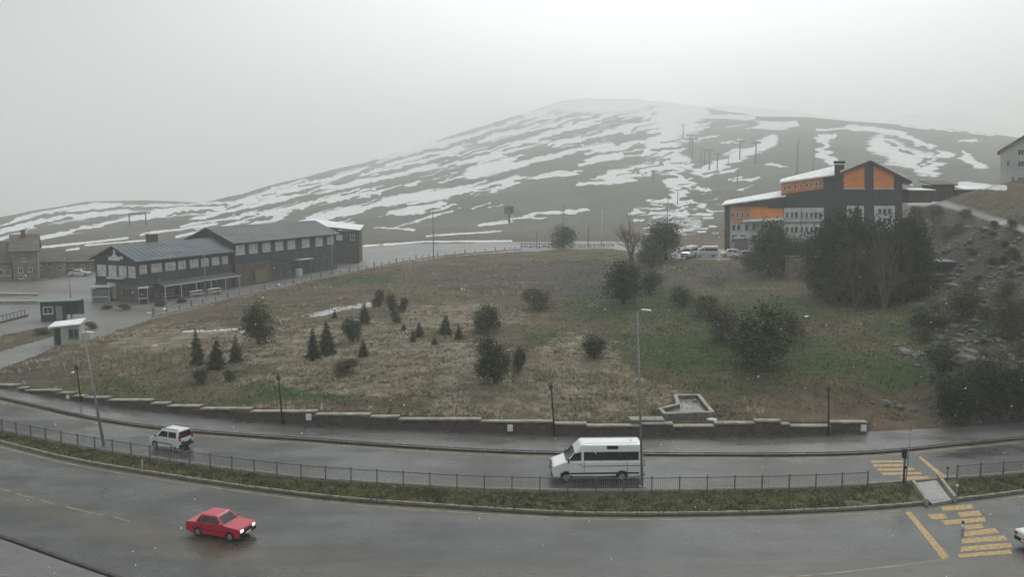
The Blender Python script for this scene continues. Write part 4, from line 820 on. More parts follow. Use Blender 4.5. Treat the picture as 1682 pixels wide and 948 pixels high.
for k in range(int(ln/.9)+1): part('post', MB().box((k*.9, 0, .5+sl*k*.9), (.09, .06, 1.1)), M_STEELD, t)
# chalets behind the plaza
def chalet(px0, px1, py_base, py_eave, py_ridge, name, label, wallm, roofm, dep=9, wins=(), hip=0, roofz=None):
    q0 = gt((px0+px1)/2, py_base); Y = q0[1]; CF = Face(px0, Y, R(27)); f_ = lambda x, y: (CF(x, y)[0], CF(x, y)[1]-q0[2]); W_ = f_(px1, py_base)[0]; ze = f_(px0, py_eave)[1]; zr = f_(px0, py_ridge)[1]
    t = thing(name, label, 'house', (CF.o[0], CF.o[1], q0[2]), CF.rz); gable_block(t, 0, W_, 0, dep, ze, zr, wallm, roofm, .5)
    for (wx, wy, ww, wh) in wins:
        lx, lz = f_(wx, wy); window(t, 'y', lx, lz, ww*Y/FPX, wh*Y/FPX, 0, 2, M_STUC, M_PANE)
    return t, W_, ze, zr
M_TANW = mat('tan_chalet_wall', (.10, .088, .076), .85, scale=.7, col2=(.21, .19, .165)); M_GRYW = mat('grey_chalet_wall', (.17, .165, .155), .85, scale=1, col2=(.26, .25, .235))
ch, W_, ze, zr = chalet(-40, 20, 463, 432, 402, 'chalet', 'leftmost chalet, cut by the edge of the frame, with tall bare posts before it', M_GRYW, M_CHAL, 9, [(2, 448, 5, 9), (14, 448, 5, 9)])
ch, W_, ze, zr = chalet(18, 64, 462, 412, 389, 'chalet', 'tall brown roofed chalet standing above the other houses at the left', M_TANW, M_CHAL, 10, [(40, 427, 5, 4), (34, 444, 6, 8), (50, 443, 6, 7), (35, 455, 6, 5)])
part('chimney', MB().box((2, 4, zr+.4), (.8, .8, 1.4)), M_BRNW, ch)
ch, W_, ze, zr = chalet(64, 106, 455, 430, 412, 'chalet', 'low grey chalet with two white framed windows, right of the tall chalet', M_GRYW, M_CHAL, 9, [(67, 440, 5, 7), (82, 434, 6, 6), (98, 440, 5, 6)])
ch, W_, ze, zr = chalet(106, 158, 449, 430, 416, 'chalet', 'low dark chalet half hidden behind the restaurant gable', M_TANW, M_CHAL, 8, [(118, 438, 5, 5), (136, 438, 5, 5)])
# --- orange hotel
HY = 178.0; hb = 4.4; HF = Face(1285, HY, -R(19.6)); hx0 = 0.0
def hp(px, py, Y=HY): return HF(px, py)
hotel = thing('orange_hotel', 'large hotel with orange panels, slate walls and snow dusted sloping roofs on the hillside', 'hotel', (HF.o[0], HF.o[1], hb), HF.rz)
def hpoly(name, pts, y0, y1, m, Y=HY, parent=None):
    P = [hp(x, y, Y) for x, y in pts]; return part(name, MB().prism([(x-hx0, z-hb) for x, z in P], y0, y1), m, parent or hotel)
def hwin(px, py, wpx, hpx, off, n=2, fm=M_FRM, pm=M_PANE, Y=HY):
    x, z = hp(px, py, Y); return window(hotel, 'y', x-hx0, z-hb, wpx*Y/FPX, hpx*Y/FPX, off, n, fm, pm)
# right gable tower
hpoly('gable_wall', [(1383, 440), (1383, 286), (1429, 267), (1482, 292), (1482, 440)], 0, 13, M_DKW)
hpoly('roof', [(1380, 286.5), (1380, 283), (1429, 263), (1497, 297), (1497, 301), (1429, 267.5)], -.9, 13.6, M_WOOD); hpoly('roof_snow', [(1380, 283), (1380, 280), (1429, 260.3), (1497, 294), (1497, 297), (1429, 263)], -.95, 13.4, M_SNOW)
hpoly('roof_snow', [(1479, 296), (1497, 299), (1497, 304), (1479, 299)], 2, 13, M_SNOW)
for poly_ in ([(1386, 309), (1386, 285), (1420, 271.5), (1420, 309)], [(1435, 309), (1435, 272), (1468, 287.5), (1468, 309)]): hpoly('orange_panel', poly_, -.16, 0.05, M_ORG)
for q_ in ([(1386, 311), (1386, 309), (1421, 309), (1421, 311)], [(1435, 311), (1435, 309), (1469, 309), (1469, 311)]): hpoly('panel_sill', q_, -.35, 0.05, M_STUC)
hpoly('pilaster', [(1421, 440), (1421, 268.5), (1434, 269.5), (1434, 440)], -.35, .1, M_DKW)
hpoly('rendered_wall', [(1391, 398), (1391, 338), (1419, 338), (1419, 398)], -.12, .05, M_STUC); hpoly('rendered_wall', [(1436, 400), (1436, 338), (1470, 338), (1470, 400)], -.12, .05, M_STUC)
hpoly('blue_banner', [(1437, 327), (1437, 317), (1457, 315), (1457, 326)], -.14, .05, mat('faded_blue_banner', (.035, .04, .10), .7))
for x in (1445, 1453, 1461): hwin(x, 347, 4, 7, -.12, 1, M_FRD); hwin(x, 362, 4, 7, -.12, 1, M_FRD)
for x in (1397, 1405, 1413): hwin(x, 347, 4, 7, -.12, 1, M_FRD); hwin(x, 362, 4, 7, -.12, 1, M_FRD)
hpoly('corner_pier', [(1472, 440), (1472, 289), (1482, 294), (1482, 440)], -.25, 13.1, M_DKW)
hpoly('chimney', [(1371, 330), (1371, 268), (1387, 268), (1387, 330)], .8, 3.0, M_DKW); hpoly('chimney_cap', [(1369.5, 268), (1369.5, 264), (1388.5, 264), (1388.5, 268)], .6, 3.2, M_BLACK)
hpoly('chimney_snow', [(1369.5, 270), (1369.5, 268.6), (1388.5, 268.6), (1388.5, 270)], .5, .8, M_SNOW)
# centre wing
hpoly('wing_wall', [(1284, 440), (1284, 299), (1372, 285), (1372, 440)], 1.5, 13, M_DKW); hpoly('wing_wall', [(1352, 440), (1352, 300), (1384, 300), (1384, 440)], .4, 1.6, M_DKW)
x0_, z0_ = hp(1280, 299); x1_, z1_ = hp(1371, 286)
_, zb0 = hp(1284, 295); _, zb1 = hp(1371, 271)
b = MB().add([(x0_-hx0, .6, z0_-hb), (x1_-hx0, .6, z1_-hb), (x1_-hx0, 8, zb1-hb), (x0_-hx0, 8, zb0-hb+.2)]+[(x0_-hx0, .6, z0_-hb-.3), (x1_-hx0, .6, z1_-hb-.3), (x1_-hx0, 8, zb1-hb-.3), (x0_-hx0, 8, zb0-hb-.1)], [(0, 1, 2, 3), (7, 6, 5, 4), (0, 4, 5, 1), (1, 5, 6, 2), (2, 6, 7, 3), (3, 7, 4, 0)]); part('wing_roof', b, M_SNOW, hotel)
hpoly('orange_strip', [(1283, 319), (1283, 300), (1352, 292), (1352, 310)], 1.2, 1.6, M_ORG)
for i, x in enumerate((1288, 1296, 1306, 1315, 1325, 1333, 1341, 1348)): hwin(x, 309.5-(x-1283)*.13, 3.4, 6.5, 1.2, 1, M_STUC)
hpoly('slate_apron', [(1283, 342), (1283, 320), (1372, 309), (1384, 309), (1384, 341)], .2, 1.4, M_DKW)
hpoly('pale_wing_wall', [(1288, 400), (1288, 342), (1353, 341), (1353, 400)], -.1, .5, M_STUC)
for r_, yy in enumerate((353, 377)):
    for x in (1293, 1301, 1308, 1317, 1325, 1333, 1340, 1347): hwin(x, yy, 3.6, 8.5, -.1, 1, M_FRM if x % 2 else M_FRD)
hpoly('floor_line', [(1288, 367), (1288, 364.5), (1353, 363.5), (1353, 366)], -.3, -.1, M_FRD); hpoly('downpipe', [(1315.5, 395), (1315.5, 342), (1317, 342), (1317, 395)], -.3, -.1, M_FRD)
# low left wing
hpoly('low_wing_wall', [(1198, 430), (1198, 337), (1289, 337), (1289, 430)], .6, 11, M_STUC); hpoly('eave', [(1185, 338), (1185, 336), (1290, 322), (1290, 330), (1262, 338)], -.4, 1.4, M_DKW)
x0_, z0_ = hp(1185, 336); x1_, z1_ = hp(1291, 321); _, zb0 = hp(1185, 333.5); _, zb1 = hp(1291, 315)
b = MB().add([(x0_-hx0, -.6, z0_-hb), (x1_-hx0, -.6, z1_-hb), (x1_-hx0, 9, zb1-hb+.4), (x0_-hx0, 9, zb0-hb+.4)]+[(x0_-hx0, -.6, z0_-hb-.25), (x1_-hx0, -.6, z1_-hb-.25), (x1_-hx0, 9, zb1-hb+.1), (x0_-hx0, 9, zb0-hb+.1)], [(0, 1, 2, 3), (7, 6, 5, 4), (0, 4, 5, 1), (1, 5, 6, 2), (2, 6, 7, 3), (3, 7, 4, 0)]); part('low_wing_roof', b, M_SNOW, hotel)
hpoly('slate_gable', [(1262, 338), (1290, 330), (1290, 341), (1262, 341)], -.3, .8, M_DKW)
hpoly('orange_panel', [(1232, 358), (1232, 339), (1286, 339), (1286, 357)], .3, .7, M_ORG); hpoly('ochre_wall', [(1200, 366), (1200, 339), (1232, 339), (1232, 366)], .35, .7, mat('ochre_cladding', (.42, .19, .085), .75, scale=1, col2=(.52, .26, .12)))
for x in (1203.5, 1211, 1219.5, 1228): hwin(x, 353, 3.2, 8, .35, 1, M_STUC)
hpoly('canopy', [(1222, 364), (1222, 361), (1287, 357.5), (1287, 361)], -2.4, .8, M_SNOW); hpoly('corner_pier', [(1190, 430), (1190, 338), (1198, 338), (1198, 430)], .2, 2, M_TEAL)
for x in (1205, 1213, 1226, 1238, 1252, 1266, 1279): hwin(x, 374, 5, 9, .6, 1, M_FRM)
for x in (1206, 1220, 1238, 1256, 1274): hwin(x, 392, 7, 10, .6, 2, M_FRD)
hpoly('porch', [(1208, 418), (1208, 391), (1228, 391), (1228, 418)], -2.6, .6, M_FRD); hpoly('porch_roof', [(1206, 391), (1206, 389), (1230, 389), (1230, 391)], -2.9, .6, M_STUC)
# little tan hut in the bushes, below the hotel
q = gt(1309, 457); t = thing('timber_hut', 'small tan timber hut among the bushes below the orange hotel', 'hut', tuple(q), R(5)); mt = mat('tan_boards', (.13, .115, .08), .85, scale=2, col2=(.23, .20, .15), stretch=(8, 8, .4))
part('wall', MB().box((0, 1, 1.6), (2.6, 2, 3.6)), mt, t); part('roof', MB().box((0, 1, 3.5), (3.1, 2.6, .18)), M_WOOD, t); part('door', MB().box((.1, -.03, 1.3), (.9, .06, 2.3)), mt, t); part('trim', MB().box((0, -.04, 3.2), (2.7, .08, .18)), M_STUC, t)
# --- far right: pale apartment block, sheds with snowy roofs
AF = Face(1643, 172, -R(30)); zb_ = 14.5; t = thing('apartment_block', 'pale grey apartment block cut by the right edge of the frame', 'building', (AF.o[0], AF.o[1], zb_), AF.rz)
M_APT = mat('pale_grey_render', (.36, .36, .355), .9, scale=.5, col2=(.46, .46, .455)); ap = lambda x, y: (AF(x, y)[0], AF(x, y)[1]-zb_)
part('wall', MB().prism([ap(1643, 340), ap(1745, 340), ap(1745, 250), ap(1690, 221), ap(1643, 249)], 0, 14), M_APT, t)
part('roof', MB().prism([ap(1638, 252), ap(1690, 221.5), ap(1750, 254), ap(1750, 250), ap(1690, 217), ap(1638, 249)], -.7, 14.6), M_CHAL, t)
for px, py in ((1677, 250), (1677, 269), (1677, 296), (1700, 250), (1700, 269), (1700, 296), (1664, 294), (1656, 268)):
    u_, z_ = ap(px, py); window(t, 'y', u_, z_, 1.0 if px > 1670 else .5, 1.1, 0, 2, M_STUC, M_PANE)
def shed(px0, px1, py0, py_e, py_r, Y, lab, name='mountain_shed', wallm=M_TEAL, roofm=M_SNOW):
    a = at(px0, py0, Y); b2 = at(px1, py0, Y); t = thing(name, lab, 'shed', (a[0], Y, a[2]-1)); z = lambda p: at(px0, p, Y)[2]-a[2]+1
    part('wall', MB().box(((b2[0]-a[0])/2, 2.5, z(py_e)/2), (b2[0]-a[0], 5, z(py_e))), wallm, t); w2 = b2[0]-a[0]
    v = [(-.4, -.5, z(py_e)), (w2+.4, -.5, z(py_e)), (w2+.4, 5.5, z(py_r)), (-.4, 5.5, z(py_r))]; v += [(x, y, zq+.2) for x, y, zq in v]
    part('roof', MB().add(v, [(0, 1, 2, 3), (7, 6, 5, 4), (0, 4, 5, 1), (1, 5, 6, 2), (2, 6, 7, 3), (3, 7, 4, 0)]), roofm, t); part('door', MB().box((w2*.5, -.04, z(py_e)*.45), (1, .08, z(py_e)*.7)), M_DKW, t)
    return t
shed(1532, 1567, 323, 304, 298, 176, 'dark hut on the hill crest right of the hotel', roofm=M_CHAL, wallm=M_SIDE)
shed(1492, 1531, 325, 313, 310.5, 174, 'low shed with a thin snowy roof touching the hotel roof')
shed(1584, 1650, 318, 312, 307, 173, 'long low shed with snowy roof beside the pale apartment block')
q = gt(1545, 456); t = thing('roadside_kiosk', 'dark kiosk with a wide pale flat roof on the right hillside', 'kiosk', tuple(q), R(-3))
part('wall', MB().box((0, 1.3, .9), (3.4, 2.4, 2.2)), M_SIDE, t, bevel=.05); part('roof', MB().box((.1, 1.2, 2.1), (4.4, 3.2, .16)), mat('weathered_roof_sheet', (.10, .105, .105), .6, scale=1, col2=(.17, .175, .175)), t); part('window', MB().box((0, .07, 1.3), (3.0, .06, .6)), M_PANE, t); part('shelf', MB().box((0, -.05, .45), (3.3, .2, .14)), M_STUC, t)
part('chimney', MB().box((-1.3, 1.2, 2.6), (.4, .4, 1.0)), M_STUC, t)
# terrace fence and snow board
M_RAILW = mat('dark_timber_rail', (.04, .032, .026), .85, scale=3, col2=(.08, .065, .05))
pts = [(856, 408), (900, 407), (960, 406), (1008, 405)]
P = np.array([gt(*p) for p in pts]); Q = resample(P, 2.6); t = thing('terrace_fence', 'dark timber post and rail fence along the terrace behind the meadow', 'fence', tuple(Q[0]))
for i in range(len(Q)):
    c = Q[i]-Q[0]; part('post', MB().box((c[0], c[1], .7), (.22, .22, 1.5)), M_RAILW, t)
    if i < len(Q)-1:
        d = Q[i+1]-Q[i]; m_ = (Q[i]+Q[i+1])/2-Q[0]; a = math.atan2(d[1], d[0]); ln = np.hypot(d[0], d[1])
        part('rail', MB().box((m_[0], m_[1], 1.35), (ln, .12, .18), a), M_RAILW, t); part('rail', MB().box((m_[0], m_[1], .45), (ln, .1, .15), a), M_RAILW, t); part('panel', MB().box((m_[0], m_[1]+.1, .8), (ln*.6, .06, .5), a), M_STUC, t)
q = gt(836, 366); Y = q[1]; t = thing('notice_board', 'square grey board on two posts at the foot of the mountain', 'board', tuple(q)); k = Y/FPX
part('board', MB().box((0, 0, 21*k), (15*k, .25, 13*k)), mat('grey_board', (.09, .09, .085), .8), t); part('post', MB().box((.4*k, 0, 8*k), (3.5*k, .3, 17*k)), mat('board_post', (.13, .125, .12), .8), t); part('post', MB().box((6.5*k, 0, 12*k), (1.4*k, .25, 25*k)), M_STUC, t)
# bollards along the promenade edge
bol = MB().cyl((0, 0, 0), (0, 0, .85), .11, .09, 8); bol_me = bol.mesh('shaft', M_STEELD); cap_me = MB().cyl((0, 0, .85), (0, 0, .97), .14, .05, 8).mesh('cap', M_STEELD)
edge = [(250, 522), (330, 503), (400, 487), (450, 476), (500, 464.5), (545, 455), (590, 446), (625, 438.5), (660, 431.5), (700, 425), (740, 420), (800, 415), (856, 411)]
E = np.array([gt(*p) for p in edge]); Q = resample(E, 3.3); ki = thing('promenade_kerb', 'pale kerb stones along the lower edge of the promenade', None, tuple(Q[0])); ki['kind'] = 'structure'
kme = MB().box((0, 0, 0), (1.6, .4, .38)).mesh('kerb_stone', M_CAP); K2 = resample(E, 1.68)
for i in range(len(K2)-1):
    m_ = (K2[i]+K2[i+1])/2-Q[0]; d = K2[i+1]-K2[i]; inst('kerb_stone', kme, ki, (m_[0], m_[1], m_[2]+.14), math.atan2(d[1], d[0]))
for i in range(len(Q)):
    p = Q[i]; r = thing('bollard', 'dark bollard on the pale kerb of the promenade above the meadow', 'bollard', (p[0], p[1]+.5, p[2]), 0, 'bollards along the promenade edge'); s = 1 if i % 3 else 1.35; r.scale = (s, s, s)
    inst('shaft', bol_me, r); inst('cap', cap_me, r)
# ------------------------------------------------------------------ mid and far poles
def mast(px, py, py_t, label, name='lamp_post', cat_='lamp post', r=.09, head=True, m=None, group=None, Y=None):
    q = gt(px, py) if Y is None else at(px, py, Y); h = at(px, py_t, q[1])[2]-q[2]; t = thing(name, label, cat_, tuple(q), 0, group); m = m or M_STEEL
    part('pole', MB().cyl((0, 0, -.3), (0, 0, h), r, r*.6, 8), m, t, True)
    if head: part('lamp_head', MB().box((.35, 0, h), (.8, .25, .12)), m, t)
    return t, h
mast(118, 522, 452, 'grey lamp post beside the green kiosk', r=.13)
mast(338, 489, 412, 'pale lamp post in front of the restaurant awning', r=.12)
mast(546, 450, 378, 'grey lamp post in front of the annex at the end of the long building', r=.12)
mast(712, 424, 342, 'slim dark lamp post at the promenade, right of the annex', r=.13, m=M_STEELD)
mast(925, 408, 338, 'slim lamp post rising behind the round evergreen on the terrace', r=.11, m=M_STEELD)
mast(988, 404, 344, 'pale flag pole on the terrace left of the reddish tree', 'flag_pole', 'pole', r=.16, head=False, m=M_STUC)
mast(966, 406, 368, 'short dark post on the terrace fence', 'terrace_post', 'post', r=.14, head=False, m=M_STEELD)
mast(882, 408, 380, 'short dark post left of the round evergreen', 'terrace_post', 'post', r=.13, head=False, m=M_STEELD)
mast(1096, 380, 320, 'slim pole standing behind the dark evergreens in the piste run-out', 'piste_pole', 'pole', r=.14, head=False)
mast(1307, 330, 231, 'tall floodlight mast on the slope above the hotel', 'floodlight_mast', 'mast', r=.3, m=M_STEEL, Y=300)
mast(1334, 330, 243, 'thin mast right of the floodlight mast', 'thin_mast', 'mast', r=.16, head=False, Y=300)
# ski lift pylons: tapered mast, cross arm and sheave trains
def pylon_meshes():
    return (MB().cyl((0, 0, -1), (0, 0, 10), .38, .24, 8).mesh('mast', M_STEELD), MB().box((0, 0, 10), (4.2, .35, .35)).mesh('cross_arm', M_STEELD),
            MB().box((-1.9, 0, 9.75), (.25, 2.6, .35)).mesh('sheave_train', M_STEEL), MB().box((1.9, 0, 9.75), (.25, 2.6, .35)).mesh('sheave_train', M_STEEL), MB().box((0, .1, 9.2), (.1, .1, 1.4)).mesh('ladder', M_STEEL))
pm_ = pylon_meshes()
PY = [(1122, 228, 205, 'small pylon high on the snow piste'), (1133, 250, 222, 'second pylon up on the snow piste'), (1137, 263, 228, 'dark pylon at the left edge of the bare knoll'), (1151, 268, 244, 'short pylon where the piste meets the knoll'), (1157, 270, 246, 'short pylon just right of the knoll foot'), (1165, 279, 246, 'thick dark pylon in the snow below the knoll'),
      (1178, 278, 252, 'pylon right of the thick dark one'), (1196, 272, 255, 'small pylon at the middle of the curved snow band'), (1215, 262, 232, 'pylon over the curved snow band'), (1241, 268, 234, 'pylon near the upper end of the curved snow band'), (1247, 262, 248, 'small pylon beside the one at the upper end of the band'), (1211, 300, 280, 'faint pylon on the bare slope above the low hotel wing'),
      (1073, 300, 280, 'small pylon left of the piste'), (1113, 335, 312, 'pylon at the foot of the piste')]
for px, pb, ptop, lab in PY:
    q = gt(px, pb); h = max(at(px, ptop, q[1])[2]-q[2], 2); s = h/10; t = thing('lift_pylon', lab, 'ski lift pylon', tuple(q), R(random.uniform(-15, 15)), 'ski lift pylons on the mountain'); t.scale = (s*1.05, s*1.05, s)
    for m_ in pm_: inst(m_.name.split('.')[0], m_, t)
t_ = gt(226, 372); Y = t_[1]; a = at(213, 371, Y); b = at(240, 368, Y); t = thing('lift_gantry', 'thin gantry with two legs on the snowy left hill', 'gantry', tuple(a)); hh = at(213, 351, Y)[2]-a[2]; w2 = b[0]-a[0]
for x in (0, w2): part('leg', MB().cyl((x, 0, -1), (x, 0, hh), .3, .25, 6), M_STEELD, t)
part('beam', MB().box((w2/2, 0, hh), (w2, .4, .4)), M_STEELD, t)
# ------------------------------------------------------------------ trees
M_PINE = mat('pine_needles', (.018, .028, .014), .9, scale=8, col2=(.11, .135, .062), fac=.48, detail=6)
M_PINE2 = mat('dark_spruce_needles', (.009, .016, .007), .9, scale=7, col2=(.064, .086, .036), fac=.50, detail=6)
M_SHRUB = mat('olive_shrub_leaves', (.045, .046, .024), .9, scale=8, col2=(.15, .135, .085), fac=.5)
M_RUST = mat('rusty_twigs', (.095, .060, .045), .9, scale=1.3, col2=(.19, .125, .09), fac=.5)
M_TWIG = mat('bare_twigs', (.10, .082, .06), .9, scale=1.3, col2=(.19, .16, .12), fac=.5)
M_BARK = mat('bark', (.035, .028, .022), .9, .3, 6, bump=.4)
def leaf_quads(P, D, ln, wd, rng):
    """small tapering leaf faces at P along D"""
    n = len(P); D = D/np.linalg.norm(D, axis=1)[:, None]; U_ = rng.normal(size=(n, 3)); S_ = np.cross(D, U_); S_ /= np.linalg.norm(S_, axis=1)[:, None]
    ln = ln[:, None]; wd = wd[:, None]
    V = np.stack([P-S_*wd*.5, P+S_*wd*.5, P+D*ln+S_*wd*.18, P+D*ln-S_*wd*.18], 1).reshape(-1, 3); return V, np.arange(4*n).reshape(-1, 4)
def conifer_me(seed, m, spread=.30, dens=1.0, ragged=.25):
    rng = np.random.default_rng(seed); P = []; D = []; Ln = []; z = .06
    while z < .985:
        Rr = spread*((1-z)**.8)*(1+rng.normal()*ragged*.5)+.015; nb = int((7+26*Rr/spread)*dens)
        for k in range(nb):
            a = rng.random()*2*np.pi; rr = Rr*(rng.uniform(.65, 1.12)); nk = max(2, int(rr/.028))
            for j in range(nk):
                f = (j+.6)/nk; p = np.array([np.cos(a)*rr*f, np.sin(a)*rr*f, z-.10*rr*f/spread*.6+rng.normal()*.006])
                for s in (-1, 1):
                    b = a+s*rng.uniform(.5, 1.1); P.append(p); D.append([np.cos(b), np.sin(b), -.25+rng.normal()*.3]); Ln.append(rng.uniform(.035, .062)*(1.1-.4*z))
        z += rng.uniform(.028, .045)
    P = np.array(P); D = np.array(D); Ln = np.array(Ln); V, F = leaf_quads(P, D, Ln, Ln*.55, rng); return npmesh('crown', V, F, m)
def bush_me(seed, m, nlobes=9, n=4300, flat=1.0, low=.0, size=.050):
    """rounded ragged crown, unit height, about one unit wide"""
    rng = np.random.default_rng(seed); C_ = []; 
    for i in range(nlobes):
        a = rng.random()*2*np.pi; r = rng.uniform(.05, .30); zc = rng.uniform(.22+low, .78); rr = rng.uniform(.13, .26)*(1.15-.5*abs(zc-.45)); C_.append((np.cos(a)*r*(1.15-zc*.6), np.sin(a)*r*(1.15-zc*.6), zc, rr))
    C_ = np.array(C_); k = rng.integers(0, nlobes, n); d = rng.normal(size=(n, 3)); d /= np.linalg.norm(d, axis=1)[:, None]; rad = C_[k, 3]*rng.uniform(.35, 1.12, n)**.6*(1+.25*rng.normal(size=n))
    P = C_[k, :3]+d*rad[:, None]; P[:, 2] = np.clip(P[:, 2], .02, 1.1)
    D = d+rng.normal(size=(n, 3))*.7+[0, 0, .15]; Ln = rng.uniform(.5, 1.2, n)*size; V, F = leaf_quads(P, D, Ln, Ln*.6, rng); return npmesh('crown', V, F, m)
def twig_me(seed, m, n0=9, wide=.4):
    rng = random.Random(seed); b = MB()
    def grow(p, d, ln, r, lv):
        q = p+d*ln; b.cyl(p, q, r, r*.6, 3, False)
        if lv == 0: return
        for _ in range(rng.randint(3, 4)):
            nd = (d+Vector((rng.gauss(0, .45), rng.gauss(0, .45), rng.gauss(.1, .3)))).normalized(); grow(p+d*ln*rng.uniform(.45, 1), nd, ln*rng.uniform(.5, .75), r*.55, lv-1)
    for i in range(n0):
        a = 2*math.pi*i/n0; grow(Vector((0, 0, 0)), Vector((math.cos(a)*wide, math.sin(a)*wide, 1)).normalized(), rng.uniform(.28, .42), .012, 3)
    return b.mesh('crown', m)
trunk_me = MB().cyl((0, 0, -.06), (0, 0, .5), .022, .016, 6).cyl((0, 0, .5), (0, 0, .93), .016, .005, 6).mesh('trunk', M_BARK)
btrunk = MB().cyl((0, 0, -.05), (0, 0, .3), .035, .026, 6)
for a in range(5): btrunk.cyl((0, 0, .25), (.22*math.cos(a*1.26), .22*math.sin(a*1.26), .66), .02, .007, 5)
btrunk_me = btrunk.mesh('trunk', M_BARK)
CON = [conifer_me(i+1, M_PINE2 if i == 1 else M_PINE, sp, .75, rg) for i, (sp, rg) in enumerate(((.30, .25), (.27, .4), (.34, .3)))]
BIGC = [conifer_me(20+i, M_PINE2, sp, 1.25, .35) for i, sp in enumerate((.24, .28))]
BUS = [bush_me(31, M_PINE), bush_me(32, M_PINE, 12, 4600), bush_me(33, M_PINE, 7, 3300), bush_me(34, M_SHRUB, 8, 3800), bush_me(35, M_PINE2, 14, 8000, size=.04)]
TW = [twig_me(5, M_TWIG), twig_me(6, M_TWIG, 7, .7), twig_me(7, M_RUST, 10, .35)]
def tree(name, label, cat_, me, px, pyb, pyt, wpx, q=None, trunk=None, wr=None, group=None, Y=None):
    """stands where the photo shows its foot; height and width from the photo"""
    p = gt(px, pyb) if Y is None else at(px, pyb, Y); zt_ = at(px, pyt, p[1])[2]; h = max(zt_-p[2], .3); wd = wpx*p[1]/FPX
    t = thing(name, label, cat_, (p[0], p[1], p[2]-.05), random.uniform(0, 6.28), group); sx = wd/(wr or .62); t.scale = (sx*random.uniform(.9, 1.08), sx*random.uniform(.9, 1.08), h); t.rotation_euler[0] = random.gauss(0, .035); t.rotation_euler[1] = random.gauss(0, .035)
    if trunk: inst('trunk', trunk, t)
    inst('crown', me, t); return t
def conf(i, px, b, tp, w_, lab, big=False): tree('spruce_tree', lab, 'tree', (BIGC if big else CON)[i], px, b, tp, w_, trunk=trunk_me, wr=.58 if i != 2 else .66, group='young conifers in the meadow' if not big else 'dark evergreens before the hotel')
def bush(i, px, b, tp, w_, lab, name='evergreen_bush', cat_='bush', group=None): tree(name, lab, cat_, BUS[i], px, b, tp, w_, trunk=btrunk_me, wr=.84, group=group or 'evergreen bushes in the meadow')
G1 = [(0, 325, 598, 538, 26, 'tall narrow young spruce, leftmost conifer of the meadow'), (1, 355, 606, 558, 34, 'bluish young spruce second from the left in the meadow'), (0, 388, 594, 550, 26, 'young spruce third from the left in the meadow'),
      (1, 515, 592, 538, 28, 'slim spruce at the left of the pair below the snow patch'), (0, 537, 582, 526, 30, 'slim spruce at the right of the pair below the snow patch'), (2, 597, 586, 556, 20, 'short spruce under the olive pine'), (0, 598, 532, 497, 24, 'spruce at the right end of the snow patch'), (1, 550, 524, 509, 10, 'tiny spruce in the middle of the snow patch'),
      (2, 678, 561, 541, 11, 'tiny spruce at the left of a close pair'), (0, 689, 554, 528, 18, 'small spruce at the right of a close pair'), (2, 731, 552, 515, 25, 'broad pointed spruce in the middle of the meadow'), (0, 754, 557, 533, 17, 'small spruce just right of the broad pointed one'), (2, 714, 566, 554, 12, 'tiny spruce below the broad pointed one'), (2, 663, 543, 531, 12, 'tiny dark spruce upper left of the close pair')]
for q in G1: conf(*q)
bush(1, 425, 566, 492, 58, 'large dark rounded evergreen left of the snow patch', 'evergreen_tree', 'tree'); bush(0, 580, 562, 517, 42, 'olive green pine below the right end of the snow patch', 'evergreen_tree', 'tree')
bush(2, 622, 506, 474, 28, 'left of three small evergreens at the top of the meadow'); bush(0, 645, 513, 480, 24, 'middle of three small evergreens at the top of the meadow'); bush(2, 663, 513, 487, 22, 'right of three small evergreens at the top of the meadow'); bush(2, 649, 531, 510, 20, 'small bush just below the three evergreens')
bush(1, 796, 546, 495, 58, 'wide dark evergreen bush at the top centre of the meadow'); bush(3, 880, 509, 474, 58, 'broad olive thicket right of the wide dark evergreen'); bush(1, 812, 630, 545, 68, 'largest round evergreen, in the centre of the meadow', 'evergreen_tree', 'tree'); bush(0, 852, 613, 566, 26, 'thin evergreen beside the largest round one')
bush(0, 976, 588, 546, 52, 'low bushy evergreen right of the meadow centre'); bush(3, 570, 613, 588, 46, 'low flat olive bush left of the meadow centre'); bush(0, 330, 630, 603, 34, 'low dark bush with twigs, below the leftmost spruce'); bush(2, 378, 628, 605, 28, 'low dark bush right of the twiggy one')
bush(1, 925, 408, 367, 44, 'round evergreen standing in the terrace fence line', 'evergreen_tree', 'tree', 'evergreens near the terrace')
for i, (k, px, b, tp, w_, lab) in enumerate([(4, 1094, 428, 360, 74, 'large dark evergreen left of the parked vans'), (4, 1024, 500, 428, 74, 'dark evergreen mass below the reddish tree'), (1, 1070, 440, 385, 46, 'dark evergreen leaning on the left of the larger one'), (1, 1122, 502, 468, 48, 'low dark bush below the parked vans'), (0, 1066, 482, 440, 50, 'dim green bush between the two dark evergreens')]): bush(k, px, b, tp, w_, lab, 'evergreen_tree', 'tree', 'evergreens near the terrace')
tree('bare_tree', 'reddish bare tree left of the dark evergreens', 'tree', TW[2], 1036, 430, 334, 52, wr=.75); tree('bare_tree', 'thin leafless tree right of the reddish one', 'tree', TW[0], 1058, 432, 368, 40, wr=.75)
tree('bare_shrub', 'twiggy bare shrub growing out of the olive thicket', 'shrub', TW[1], 890, 505, 455, 50, wr=.9)
